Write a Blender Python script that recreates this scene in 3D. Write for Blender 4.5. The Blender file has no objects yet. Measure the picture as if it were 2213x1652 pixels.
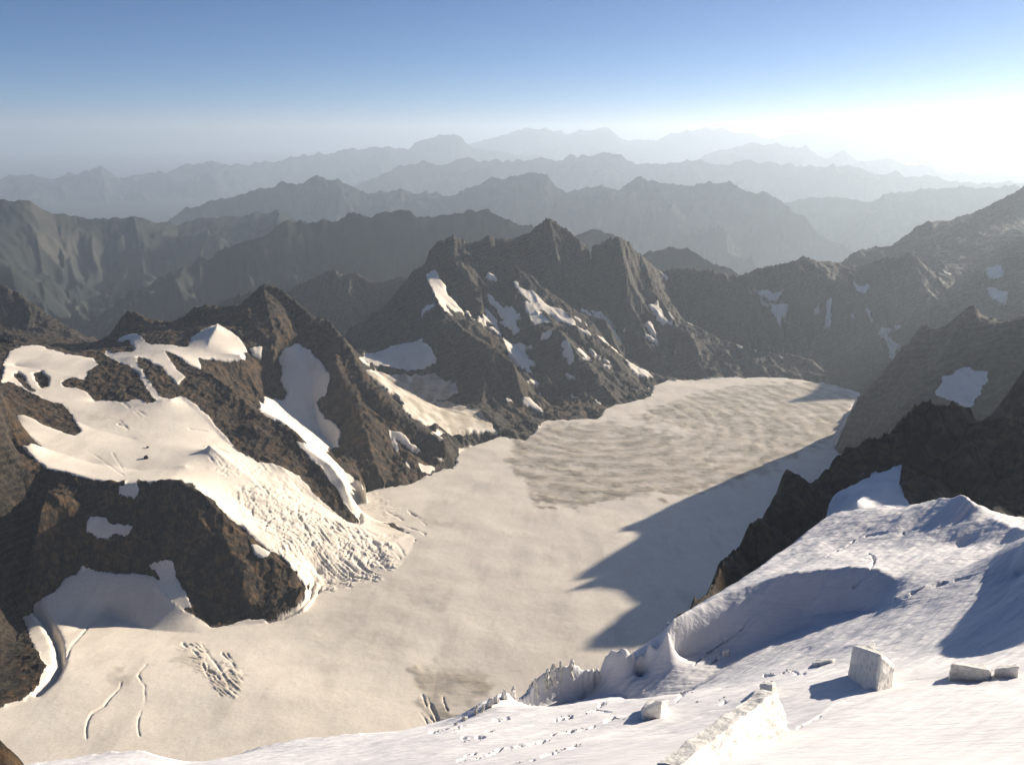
import bpy, math, time
import numpy as np
T0 = time.time()
rad = math.radians
# ------------------------------------------------------------------ camera
C = bpy.context.scene
FPX, CX, CY, HOR = 1879.0, 1106.5, 826.0, 285.0      # photo measured on a 2213 x 1652 grid
PITCH = math.atan((CY - HOR) / FPX)
CAMZ = 4000.0                                         # metres above sea level
cd = bpy.data.cameras.new('camera')
cam = bpy.data.objects.new('camera', cd)
C.collection.objects.link(cam)
cam.location = (0, 0, CAMZ)
cam.rotation_euler = (rad(90) - PITCH, 0, 0)
cd.sensor_width = 36.0
cd.lens = 36.0 * FPX / 2213.0
cd.clip_start = 1.0
cd.clip_end = 300000.0
C.camera = cam
# ------------------------------------------------------------------ light
SUN_AZ, SUN_EL = 54.0, 15.0                           # azimuth clockwise from the view axis (+Y)
w = bpy.data.worlds.new("World"); C.world = w; w.use_nodes = True
nt = w.node_tree; bg = nt.nodes['Background']
sky = nt.nodes.new('ShaderNodeTexSky'); sky.sky_type = 'NISHITA'; sky.sun_disc = False
sky.sun_elevation = rad(SUN_EL); sky.sun_rotation = rad(SUN_AZ)
sky.altitude = 4000; sky.air_density = 0.75; sky.dust_density = 2.6; sky.ozone_density = 4.2
nt.links.new(sky.outputs[0], bg.inputs[0]); bg.inputs[1].default_value = 0.058
sl = bpy.data.lights.new('sun', 'SUN'); sl.energy = 5.0; sl.angle = rad(0.53); sl.color = (1, 0.87, 0.70)
so = bpy.data.objects.new('sun', sl); C.collection.objects.link(so)
so.rotation_euler = (rad(90 - SUN_EL), 0, rad(180 - SUN_AZ))
C.view_settings.view_transform = 'Standard'; C.view_settings.look = 'None'
C.view_settings.exposure = 0.8; C.view_settings.gamma = 1.0
C.cycles.use_denoising = True
C.cycles.max_bounces = 4; C.cycles.diffuse_bounces = 1; C.cycles.glossy_bounces = 1
C.cycles.volume_bounces = 2; C.cycles.transmission_bounces = 0

# ------------------------------------------------------------------ noise and picture geometry
rng = np.random.default_rng(7)
LAT = rng.random((256, 256)).astype(np.float32)
GA = (rng.random((256, 256)) * 2 * np.pi).astype(np.float32)
GXT, GYT = np.cos(GA), np.sin(GA)
def gnoise(x, y):                                     # gradient noise, about -1..1
    xi = np.floor(x); yi = np.floor(y)
    fx = (x - xi).astype(np.float32); fy = (y - yi).astype(np.float32)
    xi = xi.astype(np.int64) & 255; yi = yi.astype(np.int64) & 255
    x1 = (xi + 1) & 255; y1 = (yi + 1) & 255
    u = fx * fx * fx * (fx * (fx * 6 - 15) + 10); v = fy * fy * fy * (fy * (fy * 6 - 15) + 10)
    a = GXT[xi, yi] * fx + GYT[xi, yi] * fy
    b = GXT[x1, yi] * (fx - 1) + GYT[x1, yi] * fy
    c = GXT[xi, y1] * fx + GYT[xi, y1] * (fy - 1)
    d = GXT[x1, y1] * (fx - 1) + GYT[x1, y1] * (fy - 1)
    return (a + (b - a) * u + (c - a) * v + (a - b - c + d) * u * v) * 1.5
def fbm(x, y, oct=5, gain=0.5, lac=2.03):
    s = 0; a = 1.0
    for k in range(oct):
        s = s + a * gnoise(x + 17.3 * k, y - 9.1 * k); a *= gain; x = x * lac; y = y * lac
    return s
def ridged(x, y, oct=5, gain=0.5, lac=2.07):          # 0..~1, sharp crests at 1
    s = 0; a = 1.0; wgt = 1.0; tot = 0
    for k in range(oct):
        n = 1 - np.abs(gnoise(x + 31.7 * k, y + 11.9 * k)) ; n = n * n
        s = s + a * n * wgt; tot += a
        wgt = np.clip(n * 1.3, 0, 1); a *= gain; x = x * lac; y = y * lac
    return s / tot
SP, CP = math.sin(PITCH), math.cos(PITCH)
def ray(u, v):                                        # azimuth and slope (dz per horizontal metre)
    u = np.asarray(u, float); v = np.asarray(v, float)
    xc = (u - CX) / FPX; yc = (CY - v) / FPX
    f = CP + yc * SP; z = -SP + yc * CP
    return np.arctan2(xc, f), z / np.hypot(xc, f)
def proj(x, y, z):                                    # camera-relative metres -> photo grid
    f = y * CP - z * SP; up = y * SP + z * CP
    f = np.maximum(f, 1e-3)
    return CX + FPX * x / f, CY - FPX * up / f
ZO = {1: (0, 518.7, .3488), 2: (691.6, 403.4, .3488), 3: (1383.1, 345.8, .3837), 4: (0, 1037.3, .3722),
      5: (691.6, 979.7, .4072), 6: (1383.1, 979.7, .4072), 7: (0, 172.9, .5), 8: (1106.5, 172.9, .5),
      'A': (1383.1, 1325.5, .20834), 'B': (1786.5, 1037.3, .24425), 'C': (922.1, 1354.3, .20834),
      'D': (0, 1440.8, .20834), 'E': (461.0, 864.5, .2442), 'U': (0, 0, 1.0)}
def Z(n, s):                                          # 'x,y x,y ...' of a detail sheet -> photo grid points
    ox, oy, k = ZO[n]
    return [(ox + k * float(a.split(',')[0]), oy + k * float(a.split(',')[1])) for a in s.split()]
def zr(n, s, rs):                                     # the same with a distance per point (interpolated over rs)
    p = Z(n, s); rr = np.interp(np.linspace(0, 1, len(p)), np.linspace(0, 1, len(rs)), rs)
    return [(a, b, c) for (a, b), c in zip(p, rr)]
def inpoly(u, v, poly):
    p = np.asarray(poly, float); res = np.zeros(u.shape, bool)
    bb = (u >= p[:, 0].min()) & (u <= p[:, 0].max()) & (v >= p[:, 1].min()) & (v <= p[:, 1].max())
    if not bb.any(): return res
    uu = u[bb]; vv = v[bb]; ins = np.zeros(uu.shape, bool)
    j = len(p) - 1
    for i in range(len(p)):
        xi, yi = p[i]; xj, yj = p[j]
        if yi != yj:
            c = ((yi > vv) != (yj > vv)) & (uu < (xj - xi) * (vv - yi) / (yj - yi) + xi)
            ins ^= c
        j = i
    res[bb] = ins
    return res

# ------------------------------------------------------------------ terrain solver (membrane through ridges, feet and floors)
def solve(az0, az1, l0, l1, naz, nl, lines, area=None, bnd=None):
    pts = []
    for ln in lines:
        P = []
        for q in ln:
            if len(q) == 3:
                a, s = ray(q[0], q[1]); a = float(a); r = q[2] / max(math.cos(a), .6); P.append((a, math.log(r), float(s) * r))   # distances are depths along the view axis
            else:                                     # (u, r, z, 'z')
                a, s = ray(q[0], 700); a = float(a); P.append((a, math.log(q[1] / max(math.cos(a), .6)), q[2]))
        P = np.array(P)
        if len(P) == 1: pts.append(P); continue
        for i in range(len(P) - 1):
            n = int(max(abs(P[i + 1, 0] - P[i, 0]) / ((az1 - az0) / naz), abs(P[i + 1, 1] - P[i, 1]) / ((l1 - l0) / nl)) * 1.5) + 2
            t = np.linspace(0, 1, n)[:, None]
            pts.append(P[i] * (1 - t) + P[i + 1] * t)
    pts = np.concatenate(pts)
    Zs = None
    K = 6
    for lv in range(K, -1, -1):
        na = max(8, naz >> lv); nr = max(8, nl >> lv)
        da = (az1 - az0) / (na - 1); dl = (l1 - l0) / (nr - 1)
        A = az0 + da * np.arange(na); L = l0 + dl * np.arange(nr)
        fix = np.zeros((na, nr), bool); val = np.zeros((na, nr))
        cnt = np.zeros((na, nr))
        i = np.round((pts[:, 0] - az0) / da).astype(int); j = np.round((pts[:, 1] - l0) / dl).astype(int)
        ok = (i >= 0) & (i < na) & (j >= 0) & (j < nr)
        np.add.at(val, (i[ok], j[ok]), pts[ok, 2]); np.add.at(cnt, (i[ok], j[ok]), 1)
        m = cnt > 0; val[m] /= cnt[m]; fix |= m
        AA, LL = np.meshgrid(A, L, indexing='ij')
        if area is not None:
            am, av = area(AA, np.exp(LL)); am = am & ~m; val[am] = av[am]; fix |= am
        if bnd is not None:
            val[:, 0] = np.where(m[:, 0], val[:, 0], bnd[0](A)); val[:, -1] = bnd[1](A)
            fix[:, 0] = bnd[0](A) > -9e8; fix[:, -1] = True
        if Zs is None: Zn = np.where(fix, val, val[fix].mean())
        else:
            pa = np.linspace(0, Zs.shape[0] - 1, na); pl = np.linspace(0, Zs.shape[1] - 1, nr)
            ia = np.minimum(pa.astype(int), Zs.shape[0] - 2); il = np.minimum(pl.astype(int), Zs.shape[1] - 2)
            fa = (pa - ia)[:, None]; fl = (pl - il)[None]
            Zn = (Zs[ia][:, il] * (1 - fa) * (1 - fl) + Zs[ia + 1][:, il] * fa * (1 - fl) + Zs[ia][:, il + 1] * (1 - fa) * fl + Zs[ia + 1][:, il + 1] * fa * fl)
            Zn = np.where(fix, val, Zn)
        wa, wl = 1 / da ** 2, 1 / dl ** 2; den = 2 * (wa + wl)
        chk = (np.add.outer(np.arange(na), np.arange(nr)) & 1).astype(bool)
        free = ~fix; om = 1.7 if lv else 1.5
        for it in range(300 if lv > 3 else (120 if lv > 1 else 60)):
            for c in (chk, ~chk):
                E = np.pad(Zn, 1, mode='edge')
                avg = (wa * (E[2:, 1:-1] + E[:-2, 1:-1]) + wl * (E[1:-1, 2:] + E[1:-1, :-2])) / den
                mm = free & c
                Zn[mm] += om * (avg[mm] - Zn[mm])
        Zs = Zn
    return Zs, pts
def sample(Zs, az0, az1, l0, l1, A, L):
    pa = np.clip((A - az0) / (az1 - az0) * (Zs.shape[0] - 1), 0, Zs.shape[0] - 1.001)
    pl = np.clip((L - l0) / (l1 - l0) * (Zs.shape[1] - 1), 0, Zs.shape[1] - 1.001)
    ia = pa.astype(int); il = pl.astype(int); fa = pa - ia; fl = pl - il
    R0 = Zs[ia][:, il]; R1 = Zs[ia + 1][:, il]; R2 = Zs[ia][:, il + 1]; R3 = Zs[ia + 1][:, il + 1]
    fa = fa[:, None]; fl = fl[None]
    return R0 * (1 - fa) * (1 - fl) + R1 * fa * (1 - fl) + R2 * (1 - fa) * fl + R3 * fa * fl
def near_dist(A, L, pts):                             # distance (m) to the nearest control line, coarse then upsampled
    ca = np.linspace(A[0], A[-1], 170); cl = np.linspace(L[0], L[-1], 130)
    p = pts[::3]; px = np.exp(p[:, 1]) * np.sin(p[:, 0]); py = np.exp(p[:, 1]) * np.cos(p[:, 0])
    gx = np.exp(cl)[None] * np.sin(ca)[:, None]; gy = np.exp(cl)[None] * np.cos(ca)[:, None]
    D = np.full(gx.shape, 1e18)
    for k in range(0, len(px), 400):
        d = (gx[..., None] - px[k:k + 400]) ** 2 + (gy[..., None] - py[k:k + 400]) ** 2
        D = np.minimum(D, d.min(-1))
    return sample(np.sqrt(D), A[0], A[-1], L[0], L[-1], A, L)
def blur(m, n=1):
    for _ in range(n):
        e = np.pad(m, 1, mode='edge')
        m = (e[1:-1, 1:-1] * 4 + e[2:, 1:-1] + e[:-2, 1:-1] + e[1:-1, 2:] + e[1:-1, :-2]) / 8
    return m

def gullies(X, Y, gx, gy, waves, amp=.11, feed=.9, seed=0):
    """ribs and gullies that follow the fall line: striped kernels turned along the slope, each octave steering the next"""
    H = np.zeros(X.shape, np.float32); gx = gx.astype(np.float32); gy = gy.astype(np.float32)
    for o, wl in enumerate(waves):
        g = np.hypot(gx, gy) + 1e-5; dx = -gy / g; dy = gx / g
        px = X / wl + seed * 3.1 + o * 7.7; py = Y / wl + o * 3.3
        ix = np.floor(px); iy = np.floor(py); fx = (px - ix).astype(np.float32); fy = (py - iy).astype(np.float32)
        ix = ix.astype(np.int64); iy = iy.astype(np.int64)
        hs = np.zeros(X.shape, np.float32); ds = np.zeros(X.shape, np.float32); ws = np.zeros(X.shape, np.float32)
        for i in (-1, 0, 1):
            for j in (-1, 0, 1):
                a = (ix + i) & 255; b = (iy + j) & 255
                vx = fx - i - .5 - (LAT[a, b] - .5) * .9; vy = fy - j - .5 - (LAT[b, a] - .5) * .9
                w_ = np.exp(-2.6 * (vx * vx + vy * vy)); q = (vx * dx + vy * dy) * 6.2832 + LAT[(a + 77) & 255, b] * 1.5
                hs += w_ * (1 - 2.1 * np.abs(np.sin(q * .5))); ds -= w_ * np.sin(q); ws += w_
        hs /= ws; ds /= ws
        k = np.clip(g * 1.3, .15, 1.1)
        H += amp * wl * k * hs
        gx = gx + feed * amp * 6.28 * k * ds * dx; gy = gy + feed * amp * 6.28 * k * ds * dy
    return H
def polar_grad(Zs, az0, az1, l0, l1, A, L, nb=6):
    Zb = blur(Zs, nb); da = (az1 - az0) / (Zs.shape[0] - 1); dl = (l1 - l0) / (Zs.shape[1] - 1)
    ga, gl = np.gradient(Zb, da, dl)
    ga = sample(ga, az0, az1, l0, l1, A, L) / np.exp(L)[None]; gl = sample(gl, az0, az1, l0, l1, A, L) / np.exp(L)[None]
    c = np.cos(A)[:, None]; s_ = np.sin(A)[:, None]
    return ga * c + gl * s_, -ga * s_ + gl * c
def crags(X, Y, wl, seed=0, k=1.0):
    """clustered angular pyramids: broken rock"""
    px = X / wl + seed; py = Y / wl - seed; ix = np.floor(px); iy = np.floor(py); fx = (px - ix).astype(np.float32); fy = (py - iy).astype(np.float32)
    ix = ix.astype(np.int64); iy = iy.astype(np.int64); H = np.full(X.shape, -9., np.float32)
    for i in (-1, 0, 1):
        for j in (-1, 0, 1):
            a = (ix + i) & 255; b = (iy + j) & 255
            vx = fx - i - .5 - (LAT[a, b] - .5) * .95; vy = fy - j - .5 - (LAT[b, a] - .5) * .95
            c = GXT[a, b]; s_ = GYT[a, b]
            p = np.abs(vx * c + vy * s_) * .55; q = np.abs(-vx * s_ + vy * c)
            H = np.maximum(H, LAT[(a + 91) & 255, b] * .7 - np.maximum(p, q) * 1.5 - .25 * (vx * c + vy * s_))
    return H * wl * k
def line_dist(U, V, pts, wmax):
    """pixel distance to a polyline, inf beyond wmax"""
    D = np.full(U.shape, 1e9)
    for (x0, y0), (x1, y1) in zip(pts[:-1], pts[1:]):
        m = (U > min(x0, x1) - wmax) & (U < max(x0, x1) + wmax) & (V > min(y0, y1) - wmax) & (V < max(y0, y1) + wmax)
        if not m.any(): continue
        u = U[m]; v = V[m]; ex, ey = x1 - x0, y1 - y0; t = np.clip(((u - x0) * ex + (v - y0) * ey) / (ex * ex + ey * ey + 1e-9), 0, 1)
        D[m] = np.minimum(D[m], np.hypot(u - x0 - t * ex, v - y0 - t * ey))
    return D

# ------------------------------------------------------------------ materials
def mat_terrain():
    m = bpy.data.materials.new('rock_snow_and_ice'); m.use_nodes = True
    N = m.node_tree.nodes; Lk = m.node_tree.links; P = N['Principled BSDF']
    def nd(t, **k):
        n = N.new(t)
        for a, b in k.items(): setattr(n, a, b)
        return n
    geo = nd('ShaderNodeNewGeometry')
    def noise(scale, det=4, rough=.55, vec=None, ramp=None):
        n = nd('ShaderNodeTexNoise'); n.inputs['Scale'].default_value = scale; n.inputs['Detail'].default_value = det
        n.inputs['Roughness'].default_value = rough
        Lk.new(vec if vec else geo.outputs['Position'], n.inputs['Vector']); return n.outputs['Fac']
    def mp(sx, sy, sz, rot=(0, 0, 0)):
        n = nd('ShaderNodeMapping'); n.inputs['Scale'].default_value = (sx, sy, sz); n.inputs['Rotation'].default_value = rot
        Lk.new(geo.outputs['Position'], n.inputs['Vector']); return n.outputs[0]
    def mix(f, a, b):
        n = nd('ShaderNodeMix', data_type='RGBA')
        if isinstance(f, float): n.inputs[0].default_value = f
        else: Lk.new(f, n.inputs[0])
        for s, q in ((6, a), (7, b)):
            if isinstance(q, tuple): n.inputs[s].default_value = (*q, 1)
            else: Lk.new(q, n.inputs[s])
        return n.outputs[2]
    def mr(x, a, b, c=0., d=1., sm=True):
        n = nd('ShaderNodeMapRange'); n.interpolation_type = 'SMOOTHSTEP' if sm else 'LINEAR'
        Lk.new(x, n.inputs[0])
        for k, q in enumerate((a, b, c, d)): n.inputs[k + 1].default_value = q
        return n.outputs[0]
    def ma(op, a, b):
        n = nd('ShaderNodeMath', operation=op)
        for k, q in enumerate((a, b)):
            if isinstance(q, float): n.inputs[k].default_value = q
            else: Lk.new(q, n.inputs[k])
        return n.outputs[0]
    at = nd('ShaderNodeAttribute', attribute_name='cover')
    sep = nd('ShaderNodeSeparateColor'); Lk.new(at.outputs['Color'], sep.inputs[0])
    snow, ice, warm = sep.outputs[0], sep.outputs[1], sep.outputs[2]
    # rock
    big = noise(.012, 5); mid = noise(.07, 5, .65); fine = noise(.4, 4, .7)
    streak = noise(1, 5, .65, mp(.05, .05, .012, (.25, .35, .6)))
    rk = mix(mr(big, .38, .62), (.016, .015, .014), (.040, .034, .026))
    rk = mix(mr(mid, .4, .68), rk, (.085, .062, .040))
    rk = mix(mr(streak, .5, .66), rk, (.017, .017, .018))
    rk = mix(mr(fine, .55, .75), rk, (.10, .088, .070))
    wv = nd('ShaderNodeTexWave'); wv.wave_type = 'BANDS'; wv.bands_direction = 'Z'; wv.inputs['Scale'].default_value = 1.0; wv.inputs['Distortion'].default_value = 7; wv.inputs['Detail'].default_value = 5; wv.inputs['Detail Scale'].default_value = 1.6
    Lk.new(mp(.012, .012, .03, (.5, .7, .3)), wv.inputs['Vector'])
    rk = mix(ma('MULTIPLY', mr(wv.outputs['Fac'], .55, .9), .55), rk, (.10, .082, .060))
    wrk = mix(mr(streak, .42, .6), (.040, .028, .018), (.16, .098, .048))
    rk = mix(ma('MULTIPLY', warm, mr(mid, .36, .56)), rk, wrk)
    jn = nd('ShaderNodeTexVoronoi'); jn.feature = 'DISTANCE_TO_EDGE'; jn.inputs['Scale'].default_value = 1.0; Lk.new(mp(.055, .055, .022, (.2, .3, .5)), jn.inputs['Vector'])
    rk = mix(mr(jn.outputs['Distance'], .0, .09, .6, 0.), rk, (.012, .011, .011))
    # snow, a little dusty, and old grey ice
    s1 = noise(.02, 5, .6); s2 = noise(.3, 5, .6)
    sn = mix(mr(s1, .4, .65), (.90, .83, .72), (.86, .78, .67))
    s3 = noise(1, 5, .62, mp(.022, .006, .01, (0, 0, -.35)))
    sn = mix(ma('MULTIPLY', mr(s2, .42, .68), .55), sn, (.68, .615, .525))
    sn = mix(ma('MULTIPLY', mr(s3, .5, .68), .45), sn, (.62, .565, .49))
    clean = mix(mr(s1, .35, .7), (.80, .80, .82), (.70, .70, .73))
    sn = mix(warm, sn, clean)
    band = noise(1, 4, .6, mp(.014, .045, .02, (0, 0, .25)))
    band2 = noise(1, 3, .6, mp(.06, .16, .1, (0, 0, .2)))
    ic = mix(mr(band, .4, .62), (.49, .43, .34), (.37, .32, .25))
    ic = mix(ma('MULTIPLY', mr(band2, .48, .64), .7), ic, (.25, .23, .195))
    sn = mix(ice, sn, ic)
    edge = ma('ADD', snow, ma('MULTIPLY', ma('SUBTRACT', mid, .5), 1.1))
    edge = ma('ADD', edge, ma('MULTIPLY', ma('SUBTRACT', fine, .5), .7))
    k = mr(edge, .42, .58)
    col = mix(k, rk, sn)
    Lk.new(col, P.inputs['Base Color'])
    P.inputs['Roughness'].default_value = .8
    P.inputs['Specular IOR Level'].default_value = .25
    # relief
    rough = noise(.09, 8, .72); sast = noise(1, 4, .6, mp(.10, .9, .5, (0, 0, rad(-40))))
    crv = noise(1, 4, .65, mp(.035, .16, .1, (0, 0, .25)))
    h = mix(k, rough, rough)
    hr = ma('ADD', ma('MULTIPLY', rough, 10.0), ma('MULTIPLY', fine, 1.6))
    hs = ma('ADD', ma('MULTIPLY', sast, .34), ma('MULTIPLY', ma('MULTIPLY', crv, ice), 1.2))
    hh = nd('ShaderNodeMix', data_type='FLOAT'); Lk.new(k, hh.inputs[0]); Lk.new(hr, hh.inputs[2]); Lk.new(hs, hh.inputs[3])
    bp = nd('ShaderNodeBump'); bp.inputs['Strength'].default_value = .9; bp.inputs['Distance'].default_value = 1.0
    Lk.new(hh.outputs[0], bp.inputs['Height']); Lk.new(bp.outputs[0], P.inputs['Normal'])
    return m
MT = mat_terrain()

def tag(o, label, cat, kind=None, group=None):
    o['label'] = label; o['category'] = cat
    if kind: o['kind'] = kind
    if group: o['group'] = group
    return o
def grid_objects(X, Y, Zz, cover, owner, names):
    """split one solved sheet into objects by owner id; names: id -> (name, parent id or None)"""
    na, nr = X.shape
    idx = np.arange(na * nr).reshape(na, nr)
    q = np.stack([idx[:-1, :-1], idx[1:, :-1], idx[1:, 1:], idx[:-1, 1:]], -1).reshape(-1, 4)
    # dissolve diagonal flicker: a face belongs to the owner of its first corner
    fo = owner[:-1, :-1].reshape(-1)
    V = np.stack([X, Y, Zz + CAMZ], -1).reshape(-1, 3).astype(np.float32)
    cv = np.concatenate([cover.reshape(-1, 3), np.ones((na * nr, 1))], 1).astype(np.float32)
    out = {}
    for k, (name, mat) in names.items():
        f = q[fo == k]
        if not len(f): print('EMPTY', name, k); continue
        used = np.zeros(na * nr, bool); used[f.ravel()] = True
        remap = np.cumsum(used) - 1; f = remap[f].astype(np.int32); vv = V[used]; c = cv[used]
        me = bpy.data.meshes.new(name)
        me.vertices.add(len(vv)); me.vertices.foreach_set('co', vv.ravel())
        me.loops.add(f.size); me.loops.foreach_set('vertex_index', f.ravel())
        me.polygons.add(len(f)); me.polygons.foreach_set('loop_start', np.arange(0, f.size, 4, dtype=np.int32))
        me.polygons.foreach_set('loop_total', np.full(len(f), 4, np.int32))
        me.polygons.foreach_set('use_smooth', np.ones(len(f), bool))
        at = me.attributes.new('cover', 'FLOAT_COLOR', 'POINT'); at.data.foreach_set('color', c.ravel())
        me.materials.append(mat); me.update(); me.validate()
        o = bpy.data.objects.new(name, me); C.collection.objects.link(o); out[k] = o
    return out
def azcols(lo, hi, flo, fhi, fine, coarse):
    return np.concatenate([np.arange(rad(lo), rad(flo), rad(coarse)), np.arange(rad(flo), rad(fhi), rad(fine)), np.arange(rad(fhi), rad(hi) + 1e-6, rad(coarse))])

exec_main = True
# ================================================================== THE BASIN AND ITS MOUNTAINS
G_POLY = Z('U', '-300,1900 -200,1560 60,1540 140,1400 230,1330 330,1370 440,1375 470,1362 590,1345 660,1320 700,1262 800,1235 860,1230 900,1165 850,1130 775,1122 770,1090 '
           '790,1062 830,1052 880,1048 985,1000 990,975 1080,942 1135,950 1180,908 1290,905 1312,880 1408,855 1410,832 1440,822 1590,814 1700,815 1800,830 1862,846 1840,885 1815,940 1802,962 '
           '1840,1000 1760,1060 1650,1220 1560,1350 1440,1480 1300,1900')
def plane(r): return -740 - .075 * r
def lean(x, y):
    t = np.clip((1420 - y) / 320, 0, 1); return .09 * np.clip(-120 - x, 0, 700) * t * t * (3 - 2 * t)
L0, L1 = math.log(950), math.log(8200)
def edge_in(A):
    t = np.clip((np.degrees(A) - 17) / 10, 0, 1); t = t * t * (3 - 2 * t)
    return plane(950 * np.cos(A)) + t * 380
def edge_out(A): return np.full(A.shape, -1750.)
def area_main(A, R):
    y = R * np.cos(A); z = plane(y); u, v = proj(R * np.sin(A), y, z)
    return inpoly(u, v, G_POLY) & (y < 3620), z
c1 = lambda s, rs: zr(1, s, rs)
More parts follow.
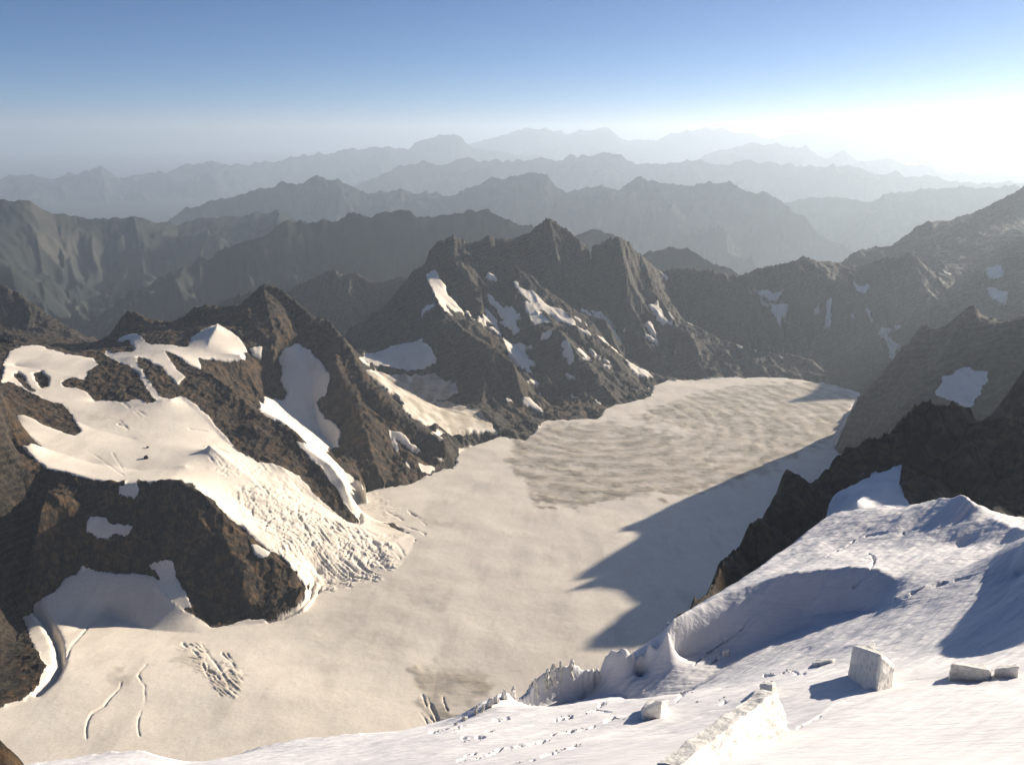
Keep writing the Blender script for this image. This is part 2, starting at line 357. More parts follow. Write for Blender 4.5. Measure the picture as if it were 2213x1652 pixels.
ML = [
 # big pyramid massif: skyline, spurs
 zr(2, '580,505 655,500 680,390 740,330 830,295 880,330 950,345 1040,290 1120,320 1200,325 1290,280 1360,215 1420,180 1480,212 1550,265 1620,330 1665,370 1750,315 1850,298 1920,345 2000,420 2070,495 2110,520', [3750, 3800, 3850, 3900, 4000, 4050, 4100, 4100, 4150, 4200, 4300]),
 zr(2, '655,505 680,600 720,690 790,800 870,870 960,935 1100,1005 1200,1085 1230,1200 1260,1320 1330,1400 1390,1445', [3740, 3600, 3450, 3350, 3250, 3180, 3100, 3050, 2980, 2930, 2890, 2860]),
 zr(2, '580,505 500,610 430,710 330,830 250,950 200,1040', [3750, 3700, 3650, 3550, 3400, 3250]),
 zr(2, '1040,300 1130,450 1190,560 1240,680 1290,790 1340,900 1480,870 1560,960 1620,1100 1720,1160 1760,1260 1770,1370', [3980, 3900, 3800, 3700, 3600, 3480, 3400, 3330, 3270, 3200, 3140, 3080]),
 zr(2, '1850,310 1880,420 1900,560 1890,720 1900,860 1990,930 2040,1010 2120,1120 2200,1200 2340,1215', [4150, 4080, 4000, 3930, 3850, 3780, 3740, 3680, 3620, 3580]),
 zr(2, '1420,190 1380,330 1330,450 1350,560 1480,680 1620,820 1760,960 1880,1100 2000,1230 2050,1290', [4080, 4020, 3950, 3900, 3800, 3700, 3560, 3440, 3340, 3290]),
 zr(2, '830,300 880,450 950,580 1000,640 1010,720', [3860, 3800, 3700, 3640, 3600]),
 # gullies between the spurs
 zr(2, '1000,650 1010,780 1100,880 1230,1000 1330,1090 1330,1180 1400,1400', [3720, 3620, 3520, 3400, 3280, 3180, 3050]),
 zr(2, '1620,470 1700,600 1760,760 1860,900 1920,1040 2010,1130 2080,1190', [4150, 4100, 4020, 3930, 3820, 3740, 3640]),
 # ridge right of it, running to the far right corner
 zr(3, '130,615 280,605 400,620 500,640 560,650 640,620 720,595 850,570 930,540 970,560 1010,575 1060,560 1120,575 1160,600 1230,590 1300,570 1370,540 1440,535 1520,503 1560,540 1620,620 1700,690', [4300, 4350, 4400, 4500, 4600, 4650, 4650, 4650, 4600, 4550, 4500, 4400]),
 zr(3, '130,640 110,750 200,850 300,920 430,990 540,1030 700,1075 850,1090 960,1120 1050,1190 1160,1230 1290,1290', [4250, 4120, 4050, 3980, 3920, 3880, 3830, 3800, 3770, 3740, 3700, 3660]),
 zr(3, '930,550 1040,640 1150,780 1200,900', [4600, 4450, 4300, 4150]),
 [(1500, 4150, -1130, 'z'), (1700, 4050, -1230, 'z'), (1900, 3950, -1280, 'z'), (2100, 3700, -1250, 'z')],
 zr(3, '1140,575 1180,520 1250,495 1290,505 1330,490 1380,515 1450,450 1550,370 1640,345 1700,335 1715,355 1770,325 1810,308 1840,318 1900,275 1960,262 2000,240 2060,200 2120,160 2163,132 2260,110 2400,160 2700,260', [5600, 5700, 5800, 5900, 6000, 6150, 6300, 6300, 6200, 6000]),
 zr(3, '2163,140 2050,350 1950,480 1850,620 1760,780', [6300, 5700, 5100, 4700, 4250]),
 zr(3, '2700,100 2500,400 2300,650 2100,800', [4700, 4300, 3900, 3600]),
 # dark ridge standing over the right bank
 zr(3, '1080,1600 1110,1530 1150,1480 1180,1420 1215,1350 1260,1330 1300,1270 1380,1180 1430,1110 1500,1030 1560,960 1600,908 1640,942 1700,930 1780,870 1850,820 1880,808 1900,860 1950,900 2000,916 2060,905 2120,880 2163,885', [2545, 2570, 2600, 2600, 2570, 2530, 2484, 2430, 2361, 2310, 2262]),
 [(2213, 686, 2262), (2262, 645, 2252), (2311, 622, 2244), (2380, 670, 2180), (2500, 740, 2050), (2700, 850, 1850), (3000, 1020, 1600), (3400, 1300, 1300)],
 zr(3, '1890,830 1760,1000 1640,1180 1500,1330 1400,1500', [2355, 2260, 2160, 2050, 1930]),
 zr(3, '2080,900 2040,1060 2000,1250 1960,1400', [2270, 2150, 2040, 1920]),
 [(2310, 640, 950), (2370, 480, 965), (2450, 425, 965), (2650, 310, 950), (2900, 330, 900), (3050, 800, 860)],  # unseen tower right of frame, added to shade the snow patch and buttress
 # second mountain (left centre): skyline and the rib that runs down to the glacier
 c1('650,665 720,520 780,428 840,440 900,470 960,490 1040,510 1120,500 1200,408 1280,398 1340,403 1420,430 1480,380 1560,310 1630,262 1700,280 1760,308 1850,390 1950,465', [2650, 2640, 2640, 2650, 2680, 2700, 2740, 2750, 2740, 2720]),
 [(680, 683, 2720), (707, 690, 2690), (722, 705, 2650), (751, 740, 2570), (772, 778, 2520), (796, 815, 2460), (831, 843, 2420), (859, 874, 2390), (887, 902, 2370), (918, 927, 2350), (957, 943, 2335), (978, 985, 2330)],
 [(700, 690, 2690), (712, 745, 2560), (735, 800, 2450), (762, 870, 2350), (790, 930, 2260), (812, 985, 2190), (830, 1040, 2120)],
 [(569, 615, 2740), (580, 680, 2620), (600, 720, 2560), (590, 770, 2480)],
 [(845, 930, 2320), (850, 990, 2240), (880, 1010, 2200)],
 # shaded snow bowl under it
 [(650, 745, 2590), (670, 800, 2510), (680, 880, 2400), (695, 940, 2300), (735, 985, 2170), (790, 1045, 2010)],
 [(610, 770, 2540), (600, 800, 2500), (575, 840, 2420), (610, 875, 2350), (645, 915, 2260), (690, 950, 2190)],
 # bowl between second mountain and pyramid
 [(770, 790, 3000), (830, 765, 3150), (890, 750, 3200)], [(800, 860, 2800), (900, 850, 2950), (960, 900, 2850)],
 # rib between the two hanging glaciers
 [(357, 757, 2330), (395, 772, 2290), (423, 792, 2250), (458, 808, 2210), (497, 840, 2150), (542, 876, 2090), (612, 911, 2010), (643, 935, 1960), (664, 970, 1920), (716, 1005, 1880), (744, 1042, 1850), (758, 1084, 1825), (772, 1115, 1810)],
 [(385, 855, 2080), (430, 895, 2000), (480, 950, 1910), (540, 990, 1850), (610, 1008, 1820), (650, 1060, 1790), (700, 1095, 1790), (745, 1122, 1780)],
 # upper hanging glacier
 [(7, 726, 2320), (60, 740, 2330), (140, 762, 2300), (209, 776, 2280), (232, 760, 2350)],
 [(30, 790, 2160), (100, 800, 2120), (170, 815, 2100)],
 [(30, 840, 1990), (80, 870, 1930), (150, 905, 1880), (210, 930, 1830), (290, 950, 1810)],
 [(300, 872, 1990), (370, 860, 2030)], [(200, 868, 2010), (240, 868, 2010)],
 [(240, 790, 2200), (290, 770, 2260), (330, 800, 2180), (350, 850, 2060)],
 [(470, 700, 2500), (440, 760, 2370), (520, 765, 2400)], [(400, 745, 2400), (300, 720, 2480)],
 [(30, 905, 1800), (60, 940, 1720), (100, 970, 1680), (200, 1000, 1660), (300, 1015, 1650), (400, 1005, 1680)],
 [(450, 960, 1770), (550, 1040, 1720), (640, 1105, 1690), (740, 1175, 1660), (820, 1215, 1640)],
 [(500, 1070, 1650), (570, 1130, 1610), (640, 1180, 1580), (690, 1240, 1560)],
 # buttress below it: upper lip, foot
 [(28, 965, 1640), (50, 985, 1610), (90, 1005, 1590), (150, 1018, 1580), (200, 1032, 1570), (268, 1045, 1560), (330, 1036, 1565), (390, 1037, 1570), (440, 1065, 1560), (485, 1108, 1545), (530, 1160, 1530), (580, 1195, 1510), (632, 1225, 1490)],
 [(100, 1052, 1500), (115, 1065, 1495), (180, 1120, 1490), (235, 1180, 1480)],
 [(100, 1055, 1500), (85, 1110, 1460), (70, 1180, 1430), (70, 1250, 1390)],
 [(240, 1090, 1540), (300, 1150, 1510), (370, 1190, 1480), (400, 1260, 1440)], [(480, 1145, 1515), (515, 1225, 1462), (535, 1290, 1405)],
 [(40, 1292, 1375), (90, 1292, 1385), (130, 1245, 1430), (180, 1232, 1450), (240, 1222, 1470), (320, 1232, 1460), (350, 1280, 1410), (400, 1322, 1375), (460, 1352, 1362), (560, 1336, 1380), (600, 1320, 1390), (640, 1290, 1420), (662, 1255, 1460)],
 # black wall on the left edge
 [(-500, 560, 1600), (-200, 640, 1640), (-90, 690, 1650), (-45, 724, 1640), (-40, 800, 1610), (-36, 870, 1590), (-22, 930, 1575), (18, 1000, 1560), (50, 1040, 1545), (76, 1110, 1505), (70, 1180, 1470), (52, 1240, 1430), (34, 1288, 1395)],
 [(34, 1290, 1392), (47, 1370, 1335), (38, 1420, 1262), (41, 1480, 1178), (0, 1530, 1112), (-200, 1545, 1090), (-500, 1560, 1080)],
 [(-260, 1000, 1330), (-260, 1200, 1230), (-300, 1380, 1150)],
 # brown hills behind, left edge
 [(-250, 560, 3700), (0, 606, 3600), (35, 628, 3580), (77, 655, 3560), (140, 700, 3500), (180, 728, 3450), (223, 752, 3400)],
 [(-100, 690, 2650), (0, 703, 2650), (60, 715, 2650), (110, 726, 2620), (160, 748, 2560), (205, 772, 2450)],
 [(0, 1000 + 2000, -900, 'z'), (200, 3050, -950, 'z')],
 # dark ridge behind the second mountain
 [(420, 690, 5000), (470, 658, 5000), (500, 641, 5000), (540, 624, 5050), (590, 640, 5100), (620, 628, 5100), (650, 612, 5150), (680, 598, 5200), (707, 582, 5200), (720, 579, 5200), (745, 594, 5200), (770, 587, 5200), (800, 603, 5200), (830, 611, 5200), (850, 602, 5200), (870, 595, 5200), (900, 598, 5200), (960, 610, 5200)],
 [(-500, 4300, -1500, 'z'), (400, 4200, -1450, 'z'), (760, 4350, -1400, 'z')],
 [(900, 4900, -1300, 'z'), (1300, 5100, -1400, 'z'), (1600, 5400, -1500, 'z')],
]
naz, nl = 1500, 900
AZ0, AZ1 = rad(-46), rad(74)
Zs, cpts = solve(AZ0, AZ1, L0, L1, naz, nl, ML, area_main, (edge_in, edge_out))
print('solved main', time.time() - T0)
A = azcols(-46, 74, -33, 34, .062, .35)
L = np.arange(L0, L1 + 1e-6, .0017)
Zm = sample(Zs, AZ0, AZ1, L0, L1, A, L)
LEAN = lean(np.exp(L)[None] * np.sin(A)[:, None], np.exp(L)[None] * np.cos(A)[:, None]); Zm = Zm + LEAN * np.clip(1 - (Zm + 800) / 120, 0, 1)
R = np.exp(L)[None]; X = R * np.sin(A)[:, None]; Y = R * np.cos(A)[:, None] * np.ones_like(X)
D = near_dist(A, L, cpts)
U, V = proj(X, Y, Zm)
RR = Y
ju = 5 * fbm(X / 45, Y / 45, 4) * 2600 / RR; jv = 5 * fbm(X / 45 + 90, Y / 45, 4) * 2600 / RR
def painter(U, V, RR, ju, jv, default=0.):
    M = np.full(U.shape, default)
    def paint(poly, val=1., r0=0, r1=1e9, jit=1.):
        k = inpoly(U + ju * jit, V + jv * jit, poly) & (RR > r0) & (RR < r1)
        M[k] = val
    return M, paint
SN, paint = painter(U, V, RR, ju, jv)
paint(G_POLY, 1, 0, 3700, .5)
# hanging glaciers of the left massif, then the rocks that stand out of them
paint(Z(1, '20,760 60,690 130,655 250,650 400,700 620,735 660,690 740,600 880,560 1000,640 1160,660 1190,580 1350,510 1450,560 1530,660 1550,740 1250,740 1250,820 1400,930 1600,1040 1700,1110 1830,1240 2000,1290 2100,1380 2240,1500 2300,1700 2700,2000 2400,2200 1950,2000 1700,1880 1400,1700 1250,1500 760,1490 600,1480 300,1420 200,1340 150,1290 20,1200 5,900'), 1, 1350, 2620, .4)
paint(Z('U', '400,960 560,1000 780,1110 900,1160 880,1200 830,1240 700,1270 655,1275 640,1230 560,1170 480,1090 420,1050'), 1, 1350, 2300, .3)
paint(Z('U', '-300,1900 -200,1540 20,1500 55,1300 130,1250 180,1228 330,1240 400,1320 460,1355 640,1300 670,1255 800,1300 800,1900'), 1, 1000, 1500, .3)
ROCKS = {
 'island': (Z(1, '10,890 60,880 190,940 330,1000 390,1010 440,1080 470,1130 495,1190 460,1207 380,1182 250,1130 130,1072 60,1100 -40,1100 -40,900'), 1700, 2150),
 'small1': (Z(1, '80,820 110,805 160,850 150,870 230,935 190,935 90,850'), 1800, 2200),
 'small2': (Z(1, '210,820 260,810 300,850 300,905 260,910 215,860'), 1800, 2200),
 'cliff': (Z(1, '380,870 450,850 520,860 560,800 610,770 580,735 640,700 700,740 800,780 860,830 890,900 930,940 970,1000 900,1008 860,980 770,1002 720,990 650,992 600,1000 540,940 490,912 400,900'), 1800, 2500),
 'cliff2': (Z(1, '845,720 920,740 1000,790 1060,850 1110,910 1120,960 1060,977 990,960 940,900 900,830 860,780'), 1900, 2400),
 'small3': (Z(1, '655,645 700,615 800,620 835,660 820,690 740,692 690,695 655,665'), 1900, 2700),
 'rib': (Z(1, '1020,680 1080,700 1160,765 1240,810 1330,850 1400,920 1500,980 1620,1040 1700,1120 1780,1190 1840,1260 1900,1330 2000,1420 2080,1520 2130,1630 2225,1727 2160,1740 2050,1655 1950,1560 1850,1450 1750,1400 1600,1372 1480,1310 1390,1200 1300,1100 1220,1020 1150,972 1100,960 1110,880 1150,850 1080,780'), 1700, 2400),
 'step': (Z(1, '1225,728 1400,740 1520,742 1530,690 1570,720 1620,770 1610,860 1615,945 1580,965 1500,925 1400,885 1310,850 1260,800'), 2100, 2600),
 'crest': (Z(1, '620,690 640,640 720,500 780,400 1000,400 1200,380 1350,380 1440,430 1400,500 1350,510 1250,560 1180,600 1160,660 1080,672 1000,660 930,650 880,600 830,560 740,600 700,620 660,660'), 2400, 2900),
 'buttress': (Z('U', '-40,985 40,978 75,1000 100,1010 150,1020 175,1035 215,1040 268,1052 300,1036 345,1034 390,1036 430,1060 470,1092 500,1120 560,1180 600,1190 625,1215 640,1235 658,1262 668,1255 655,1285 600,1325 560,1338 520,1340 480,1352 450,1348 425,1335 400,1312 365,1290 350,1262 318,1240 280,1222 240,1228 215,1232 180,1222 150,1235 130,1262 110,1280 80,1298 40,1295 0,1300'), 1340, 1650),
 'wall': (Z('U', '-600,400 4,722 14,800 12,870 14,930 45,1000 66,1040 64,1110 60,1180 50,1260 34,1292 46,1325 75,1400 100,1440 62,1500 30,1520 0,1535 -300,1560 -600,1500'), 900, 1700),
 'peak': (Z(1, '1350,515 1330,395 1480,375 1630,250 1770,300 1960,455 2150,570 2300,800 2500,1000 2700,1250 2830,1350 2800,1420 2650,1400 2500,1440 2390,1530 2240,1510 2150,1460 2080,1350 2060,1300 2110,1180 2150,1100 2050,1000 2040,950 2060,830 1980,740 1930,670 1850,640 1750,660 1720,720 1740,800 1750,900 1770,930 1740,990 1650,960 1640,940 1620,770 1540,680 1480,590'), 2050, 2900),
}
for k, (p, a, b) in ROCKS.items(): paint(p, 0, a, b, .45)
SNOW = [
 (1, '1750,660 1850,640 1920,670 1980,740 2040,830 2030,950 1960,1000 2000,1080 2110,1150 2090,1280 2000,1292 1830,1240 1790,1190 1700,1110 1600,1040 1640,960 1740,990 1770,930 1740,860 1750,780 1720,720', 2000, 2620),
 (1, '1540,650 1630,655 1620,700 1570,705', 2000, 2900),
 ('E', '1540,265 1700,310 1880,440 1760,425 1610,340 1650,400 1640,475 1590,390', 2000, 2500), ('E', '1920,265 2000,280 2090,355 1980,325', 2000, 2500),
 ('E', '1690,520 1760,600 1720,600', 2000, 2500), ('E', '1920,450 2080,510 2080,530 1980,500', 2000, 2500), ('E', '1810,540 1960,580 1930,640 1840,620', 2000, 2500),
 (1, '1575,590 1610,585 1600,610', 2400, 2900),
 ('U', '258,1050 290,1033 300,1050 285,1070 262,1068', 1340, 1680), (4, '510,210 610,220 630,260 760,260 780,270 740,310 660,320 620,340 560,320 510,290', 1340, 1650),
 (4, '1440,355 1500,375 1560,410 1560,440 1520,440 1475,415', 1340, 1650),
 (4, '870,490 940,450 1000,480 1020,560 1070,620 1120,740 1050,740 930,600', 1340, 1600),
 (4, '440,530 480,500 550,515 550,560 470,570', 1340, 1600), (4, '370,560 410,535 440,590 380,600', 1340, 1600),
 (2, '650,540 720,512 780,590 790,650 885,740 830,752 770,700 830,810 760,770 700,640', 3000, 4100),
 (2, '1018,505 1055,488 1110,540 1090,550 1040,525', 3300, 4200),
 (2, '1010,740 1050,770 1105,810 1105,870 1135,925 1180,960 1285,970 1270,1020 1345,1105 1240,1100 1170,1020 1130,920 1080,860 1005,810', 2900, 4100),
 (2, '1000,640 1060,670 1150,740 1210,790 1245,880 1200,905 1150,800 1080,730', 2900, 4100),
 (2, '1190,575 1230,590 1240,620 1310,640 1400,710 1510,770 1600,850 1705,918 1640,892 1500,820 1400,765 1340,745 1440,855 1370,835 1330,862 1300,800 1255,705 1330,720 1235,650', 2900, 4200),
 (2, '1600,440 1700,410 1780,440 1830,520 1800,620 1740,680 1700,600 1600,530', 3500, 4300),
 (2, '1710,740 1790,760 1890,850 1905,915 1800,845 1720,800', 3500, 4300),
 (2, '1600,1028 1705,1078 1650,1070', 2900, 4000), (2, '1655,965 1755,1028 1700,1010', 2900, 4000), (2, '1545,1245 1595,1285 1560,1280', 2900, 4000),
 (2, '1250,1298 1290,1298 1375,1368 1395,1405 1300,1352 1250,1332', 2800, 3600), (2, '1150,1288 1195,1310 1160,1325', 2800, 3600), (2, '1195,1405 1245,1440 1220,1455', 2800, 3600),
 (2, '1270,1178 1395,1205 1320,1213', 2800, 3700), (2, '1885,930 1955,925 1940,952', 3000, 4200), (2, '2010,905 2105,908 2100,932 2020,922', 3000, 4200),
 (2, '1870,1030 1940,1100 2030,1130 2070,1180 1980,1150 1920,1110', 3000, 4200), (2, '2105,515 2160,560 2150,590', 3800, 4600),
 (2, '480,1290 700,1310 860,1340 960,1380 1040,1440 1100,1520 900,1510 800,1535 650,1460 520,1370', 2300, 3300), (2, '280,1120 420,1150 600,1160 720,1130 850,1200 860,1290 760,1300 640,1310 480,1290 380,1220', 2400, 3300),
 (2, '240,1050 400,1010 540,950 640,950 720,1030 680,1100 560,1140 400,1110 300,1100', 2500, 3600),
 (2, '700,1230 800,1200 850,1210 780,1290 720,1280', 2500, 3400), (2, '1700,1300 1770,1340 1720,1330', 2800, 3600),
 (3, '110,620 160,638 162,668', 3800, 4800), (3, '275,608 375,640 365,652', 3800, 4800), (3, '20,968 110,978 105,1000 30,988', 3300, 4800),
 (3, '430,708 505,698 480,732', 3800, 4800), (3, '545,715 700,712 835,700 745,752 640,752 760,802 745,815 600,762', 3800, 4800),
 (3, '1200,680 1300,688 1272,742 1230,740', 3700, 4800), (3, '220,808 295,850 250,856', 3800, 4800), (3, '535,1022 582,1050 550,1054', 3300, 4800),
 (3, '625,1048 670,1070 640,1072', 3300, 4800), (3, '785,1088 815,1110 795,1112', 3300, 4800), (3, '945,1118 1010,1165 970,1150', 3300, 4800),
 (3, '1070,1208 1105,1225 1085,1228', 3300, 4800), (3, '985,618 1015,655 1000,655', 4000, 4800), (3, '720,1062 745,1085 728,1086', 3300, 4800),
 (3, '130,795 200,880 190,890', 3300, 4800), (3, '1945,588 2055,600 2035,645 1960,642', 4000, 5500), (3, '1950,708 2080,710 2065,795 2000,772', 3300, 5500),
 (3, '1695,613 1765,640 1720,638', 4000, 5500), (3, '1632,722 1690,780 1660,772', 3500, 5500),
 (3, '1710,1205 1830,1155 1975,1180 1925,1300 1862,1395 1790,1362 1665,1312', 1800, 2500),
]
for z, q, a, b in SNOW: paint(Z(z, q), 1, a, b, .9)
# thin snow lying in the gullies of the farther massifs; ribs stand clear of the painted snow
gx, gy = polar_grad(Zs, AZ0, AZ1, L0, L1, A, L, 8)
gul = gullies(X, Y, gx, gy, (260, 120, 58, 27, 13), .15)
far = (RR > 2750) & (RR < 4900) & (U > 900) & (U < 1950)
zone = soft(Z('U', '1020,560 1180,600 1260,600 1330,560 1480,720 1560,790 1500,810 1300,760 1250,790 1100,790 1030,700'), 1, 25) if False else np.zeros_like(SN)
for q in ('1040,560 1180,590 1330,690 1400,760 1330,790 1200,740 1100,760 1040,680', '1290,540 1400,600 1560,720 1700,790 1560,780 1400,700', '1560,620 1700,590 1850,620 1800,660 1620,660'):
    zone[inpoly(U, V, Z('U', q))] = 1
zone = blur(zone, 25)
gs = gul / (gul.std() + 1e-6)
thin = -gs + 1.2 * fbm(X / 60, Y / 60, 4) + .7 * zone
SN[far & (SN == 0) & (thin > 3.5) & (V > 640)] = 1
SN[far & (SN == 1) & (RR > 3000) & (gs + .9 * fbm(X / 40, Y / 40, 4) > 1.0) & ~inpoly(U, V, G_POLY)] = 0
gx, gy = polar_grad(Zs, AZ0, AZ1, L0, L1, A, L, 2)
steep = np.hypot(gx, gy) + .25 * fbm(X / 20, Y / 20, 3)
WALLSIDE = (U < 150) & (RR < 1900) & (RR > 980) & (steep > .95)
SN[WALLSIDE] = 0
SN[(RR > 2750) & (steep > 1.25)] = 0
SNb = np.where(RR > 2000, blur(SN, 4) * .94 + .03, blur(SN, 2))
# bare dirty ice: lower glacier plus grey ice fields
IC = np.zeros_like(SN)
def soft(poly, val, n, r0=0, r1=1e9, jit=3.):
    k = (inpoly(U + ju * jit, V + jv * jit, poly) & (RR > r0) & (RR < r1)).astype(float) * val
    return blur(k, n)
IC = np.maximum(IC, soft(Z('U', '1100,1000 1110,950 1200,915 1290,912 1400,925 1500,945 1480,925 1350,900 1420,880 1500,850 1620,830 1760,825 1850,850 1830,900 1800,950 1700,990 1640,1030 1500,1060 1400,1070 1250,1085 1160,1090 1140,1050'), .85, 12))
IC = np.maximum(IC, soft(Z('U', '1140,1040 1250,1050 1400,1045 1550,1040 1500,1065 1350,1075 1240,1098 1165,1092'), 1., 7))
IC = np.maximum(IC, soft(Z(2, '480,1290 700,1310 860,1340 960,1380 1040,1440 1100,1520 900,1500 800,1530 650,1450 520,1370'), 1., 3))
IC = np.maximum(IC, soft(Z(2, '280,1120 420,1150 600,1160 720,1130 850,1200 860,1290 760,1300 640,1310 480,1290 380,1220'), 1., 3))
IC = np.maximum(IC, soft(Z('U', '920,1545 880,1480 900,1430 1000,1440 1080,1470 1000,1540 950,1575'), .75, 14))
IC = np.maximum(IC, soft(Z('U', '560,1330 700,1290 900,1230 1000,1240 900,1400 800,1450 650,1420'), .16, 40))
IC = np.maximum(IC, soft(Z('U', '390,1400 420,1395 470,1440 530,1490 500,1500 440,1460 380,1430'), .4, 8))
IC = np.maximum(IC, soft(Z('U', '230,1450 290,1440 280,1480 240,1490'), .4, 8))
IC = np.maximum(IC, soft(Z('U', '790,1130 850,1125 890,1160 860,1170'), .5, 5))
IC = np.maximum(IC, soft(Z('U', '150,880 230,900 300,905 290,915 180,900'), .35, 5))
IC = np.maximum(IC, soft(Z('U', '880,1110 960,1120 1000,1135 920,1145'), .25, 10))
SNm = blur(SN, 3)
# relief: rock is rough, glacier gently rolling, icefalls broken
rockw = 1 - SNm
def aniso(ang, lx, ly, seed=0):
    c, s = math.cos(ang), math.sin(ang)
    wx = X + 40 * fbm(X / 170 + seed, Y / 170, 2); wy = Y + 40 * fbm(X / 170, Y / 170 + 50 + seed, 2)
    return (wx * c + wy * s) / lx + seed, (-wx * s + wy * c) / ly
sc = np.clip(RR / 2400, .6, 2.2)
fa = 1 - np.exp(-(D / 70) ** 1.5)
wxx = X + 14 * fbm(X / 50, Y / 50, 3); wyy = Y + 14 * fbm(X / 50 + 20, Y / 50, 3)
cr = crags(wxx, wyy, 95, 1) * .20 + crags(wxx, wyy, 38, 2) * .24 + crags(wxx, wyy, 16, 3) * .17 + crags(X, Y, 8, 4) * .10
cr -= cr.mean()
H = rockw * ((.12 + .88 * fa) * gul * np.clip(sc, .75, 1.35) + (.18 + .82 * fa) * cr * np.clip(sc, .8, 1.5)) + np.where((RR > 2700) & (SN == 1), .45, 0) * SNm * fa * gul * ~inpoly(U, V, G_POLY)
H += rockw * (1 - fa) * 4.5 * sc * fbm(X / 14, Y / 14, 4)
FALL = soft(Z('U', '500,1060 560,1030 640,1060 760,1140 860,1180 840,1240 700,1275 640,1240 560,1160'), 1, 14, 1300, 1900)
FALL = np.maximum(FALL, soft(Z('U', '440,960 560,990 720,1090 740,1120 600,1060 440,1000'), .5, 6, 1300, 2000))
FALL = np.maximum(FALL, soft(Z('U', '380,1400 420,1390 520,1480 500,1500 440,1460'), .5, 6, 1000, 1500))
FALL = np.maximum(FALL, soft(Z('U', '780,1060 820,1060 880,1110 850,1120 790,1110'), .35, 6, 1300, 2200))
gx, gy = polar_grad(Zs, AZ0, AZ1, L0, L1, A, L, 5)
f1, f2 = aniso(rad(-19), 60, 8, 3); g1, g2 = aniso(rad(-26), 16, 5, 7); h1, h2 = aniso(rad(62), 34, 7, 11)
brk = np.clip(.5 + 1.2 * fbm(X / 60, Y / 60, 3), 0, 1.3)
H += SNm * FALL * (5.5 * (ridged(f1, f2, 4, .6) - .45) * np.clip(1.4 - brk, .3, 1.2) + 2.0 * (ridged(g1, g2, 3, .6) - .4) + 5 * brk * (ridged(h1, h2, 4, .6) - .45) + 3.5 * brk * (crags(X, Y, 12, 9) / 12))
H += SNm * (2.5 * fbm(X / 210, Y / 210, 3) + .12 * fbm(X / 14, Y / 14, 3))
arcs = np.sin(np.hypot(X - 290, (Y - 2860) * .75) / 9 + 2.2 * fbm(X / 110, Y / 110, 3) + 1.2 * fbm(X / 25, Y / 25, 2))
H += SNm * IC * .8 * arcs * np.clip(.6 + fbm(X / 90, Y / 90, 2), 0, 1)
IC = IC * (.8 + .2 * arcs)
CREV = [(Z(4, '850,1070 800,1130 840,1190 845,1250 830,1310 805,1380 800,1430 812,1480'), 2.2, 5), (Z(4, '700,1165 690,1210 600,1310 540,1345 512,1400 500,1450 500,1490'), 2.5, 6),
        (Z(4, '620,730 560,800 500,870 430,950 380,1030 340,1130'), 2.5, 6), (Z('E', '745,930 752,1010 800,1090 840,1180 880,1290'), 2.5, 9), (Z('E', '1150,880 1230,980 1400,1080'), 2, 4),
        (Z('E', '970,1040 1060,1150 1130,1290 1230,1400 1340,1560'), 3, 7), (Z('E', '900,1080 980,1200 1080,1350 1180,1480 1250,1600'), 2.6, 6), (Z('E', '1180,1120 1290,1300 1420,1380 1540,1500'), 2.4, 5),
        (Z('E', '1230,1150 1400,1230 1560,1200 1640,1300 1690,1370'), 2.4, 5), (Z('E', '330,960 350,1060'), 3, 8), (Z('E', '480,1070 460,1140'), 3, 6), (Z(4, '1060,940 1160,1030 1210,1130'), 3, 8),
        (Z(4, '1170,960 1270,1080 1330,1200'), 3, 5), (Z(1, '540,1300 640,1370 760,1450'), 2, 3), (Z(5, '590,1330 620,1400 640,1430'), 4, 14), (Z(1, '700,1320 760,1420'), 1.5, 3),
        (Z(4, '110,690 200,740 280,840 335,950 345,1070 300,1140 220,1210'), 9, 17), (Z(4, '1810,580 1800,650 1720,730 1640,780 1560,800'), 7, 14), (Z('E', '1290,990 1295,1060 1230,1085'), 5, 8)]
crng = np.random.default_rng(11)
for (cu, cv, du, dv, n_, ln_, ang) in ((560, 1210, 60, 60, 0, 30, .9), (700, 1180, 110, 70, 14, 60, .95), (800, 1170, 60, 40, 8, 50, .75), (300, 900, 160, 40, 6, 40, .5), (600, 1060, 80, 40, 8, 34, .7),
                                     (860, 1130, 50, 25, 5, 40, .4), (460, 1440, 40, 30, 6, 34, .9), (940, 1540, 25, 30, 6, 26, 1.1)):
    for _ in range(n_):
        u0 = cu + crng.uniform(-du, du); v0 = cv + crng.uniform(-dv, dv); a_ = ang + crng.normal(0, .16); l_ = ln_ * crng.uniform(.5, 1.3)
        pts_ = [(u0 + l_ * t * math.cos(a_ + .35 * t * crng.uniform(-1, 1)), v0 + l_ * t * math.sin(a_)) for t in np.linspace(-.5, .5, 5)]
        CREV.append((pts_, crng.uniform(1.6, 2.8), crng.uniform(3, 8)))
for pl, wd, dp in CREV:
    dd = line_dist(U + ju * .25, V + jv * .25, pl, wd * 3)
    kn = 1. if wd > 4.5 else np.clip(.7 + 1.0 * fbm(X / 40, Y / 40, 3), 0, 1.0)
    H -= np.where((SN == 1) & (RR < 2600), kn * dp * (1 if wd > 4.5 else .34) * np.exp(-(dd / wd / (1 if wd > 4.5 else .8)) ** 2), 0)
fade = np.clip((L - L0) / .03, 0, 1)[None] * np.clip((L1 - L) / .06, 0, 1)[None]
Zm = Zm + H * fade
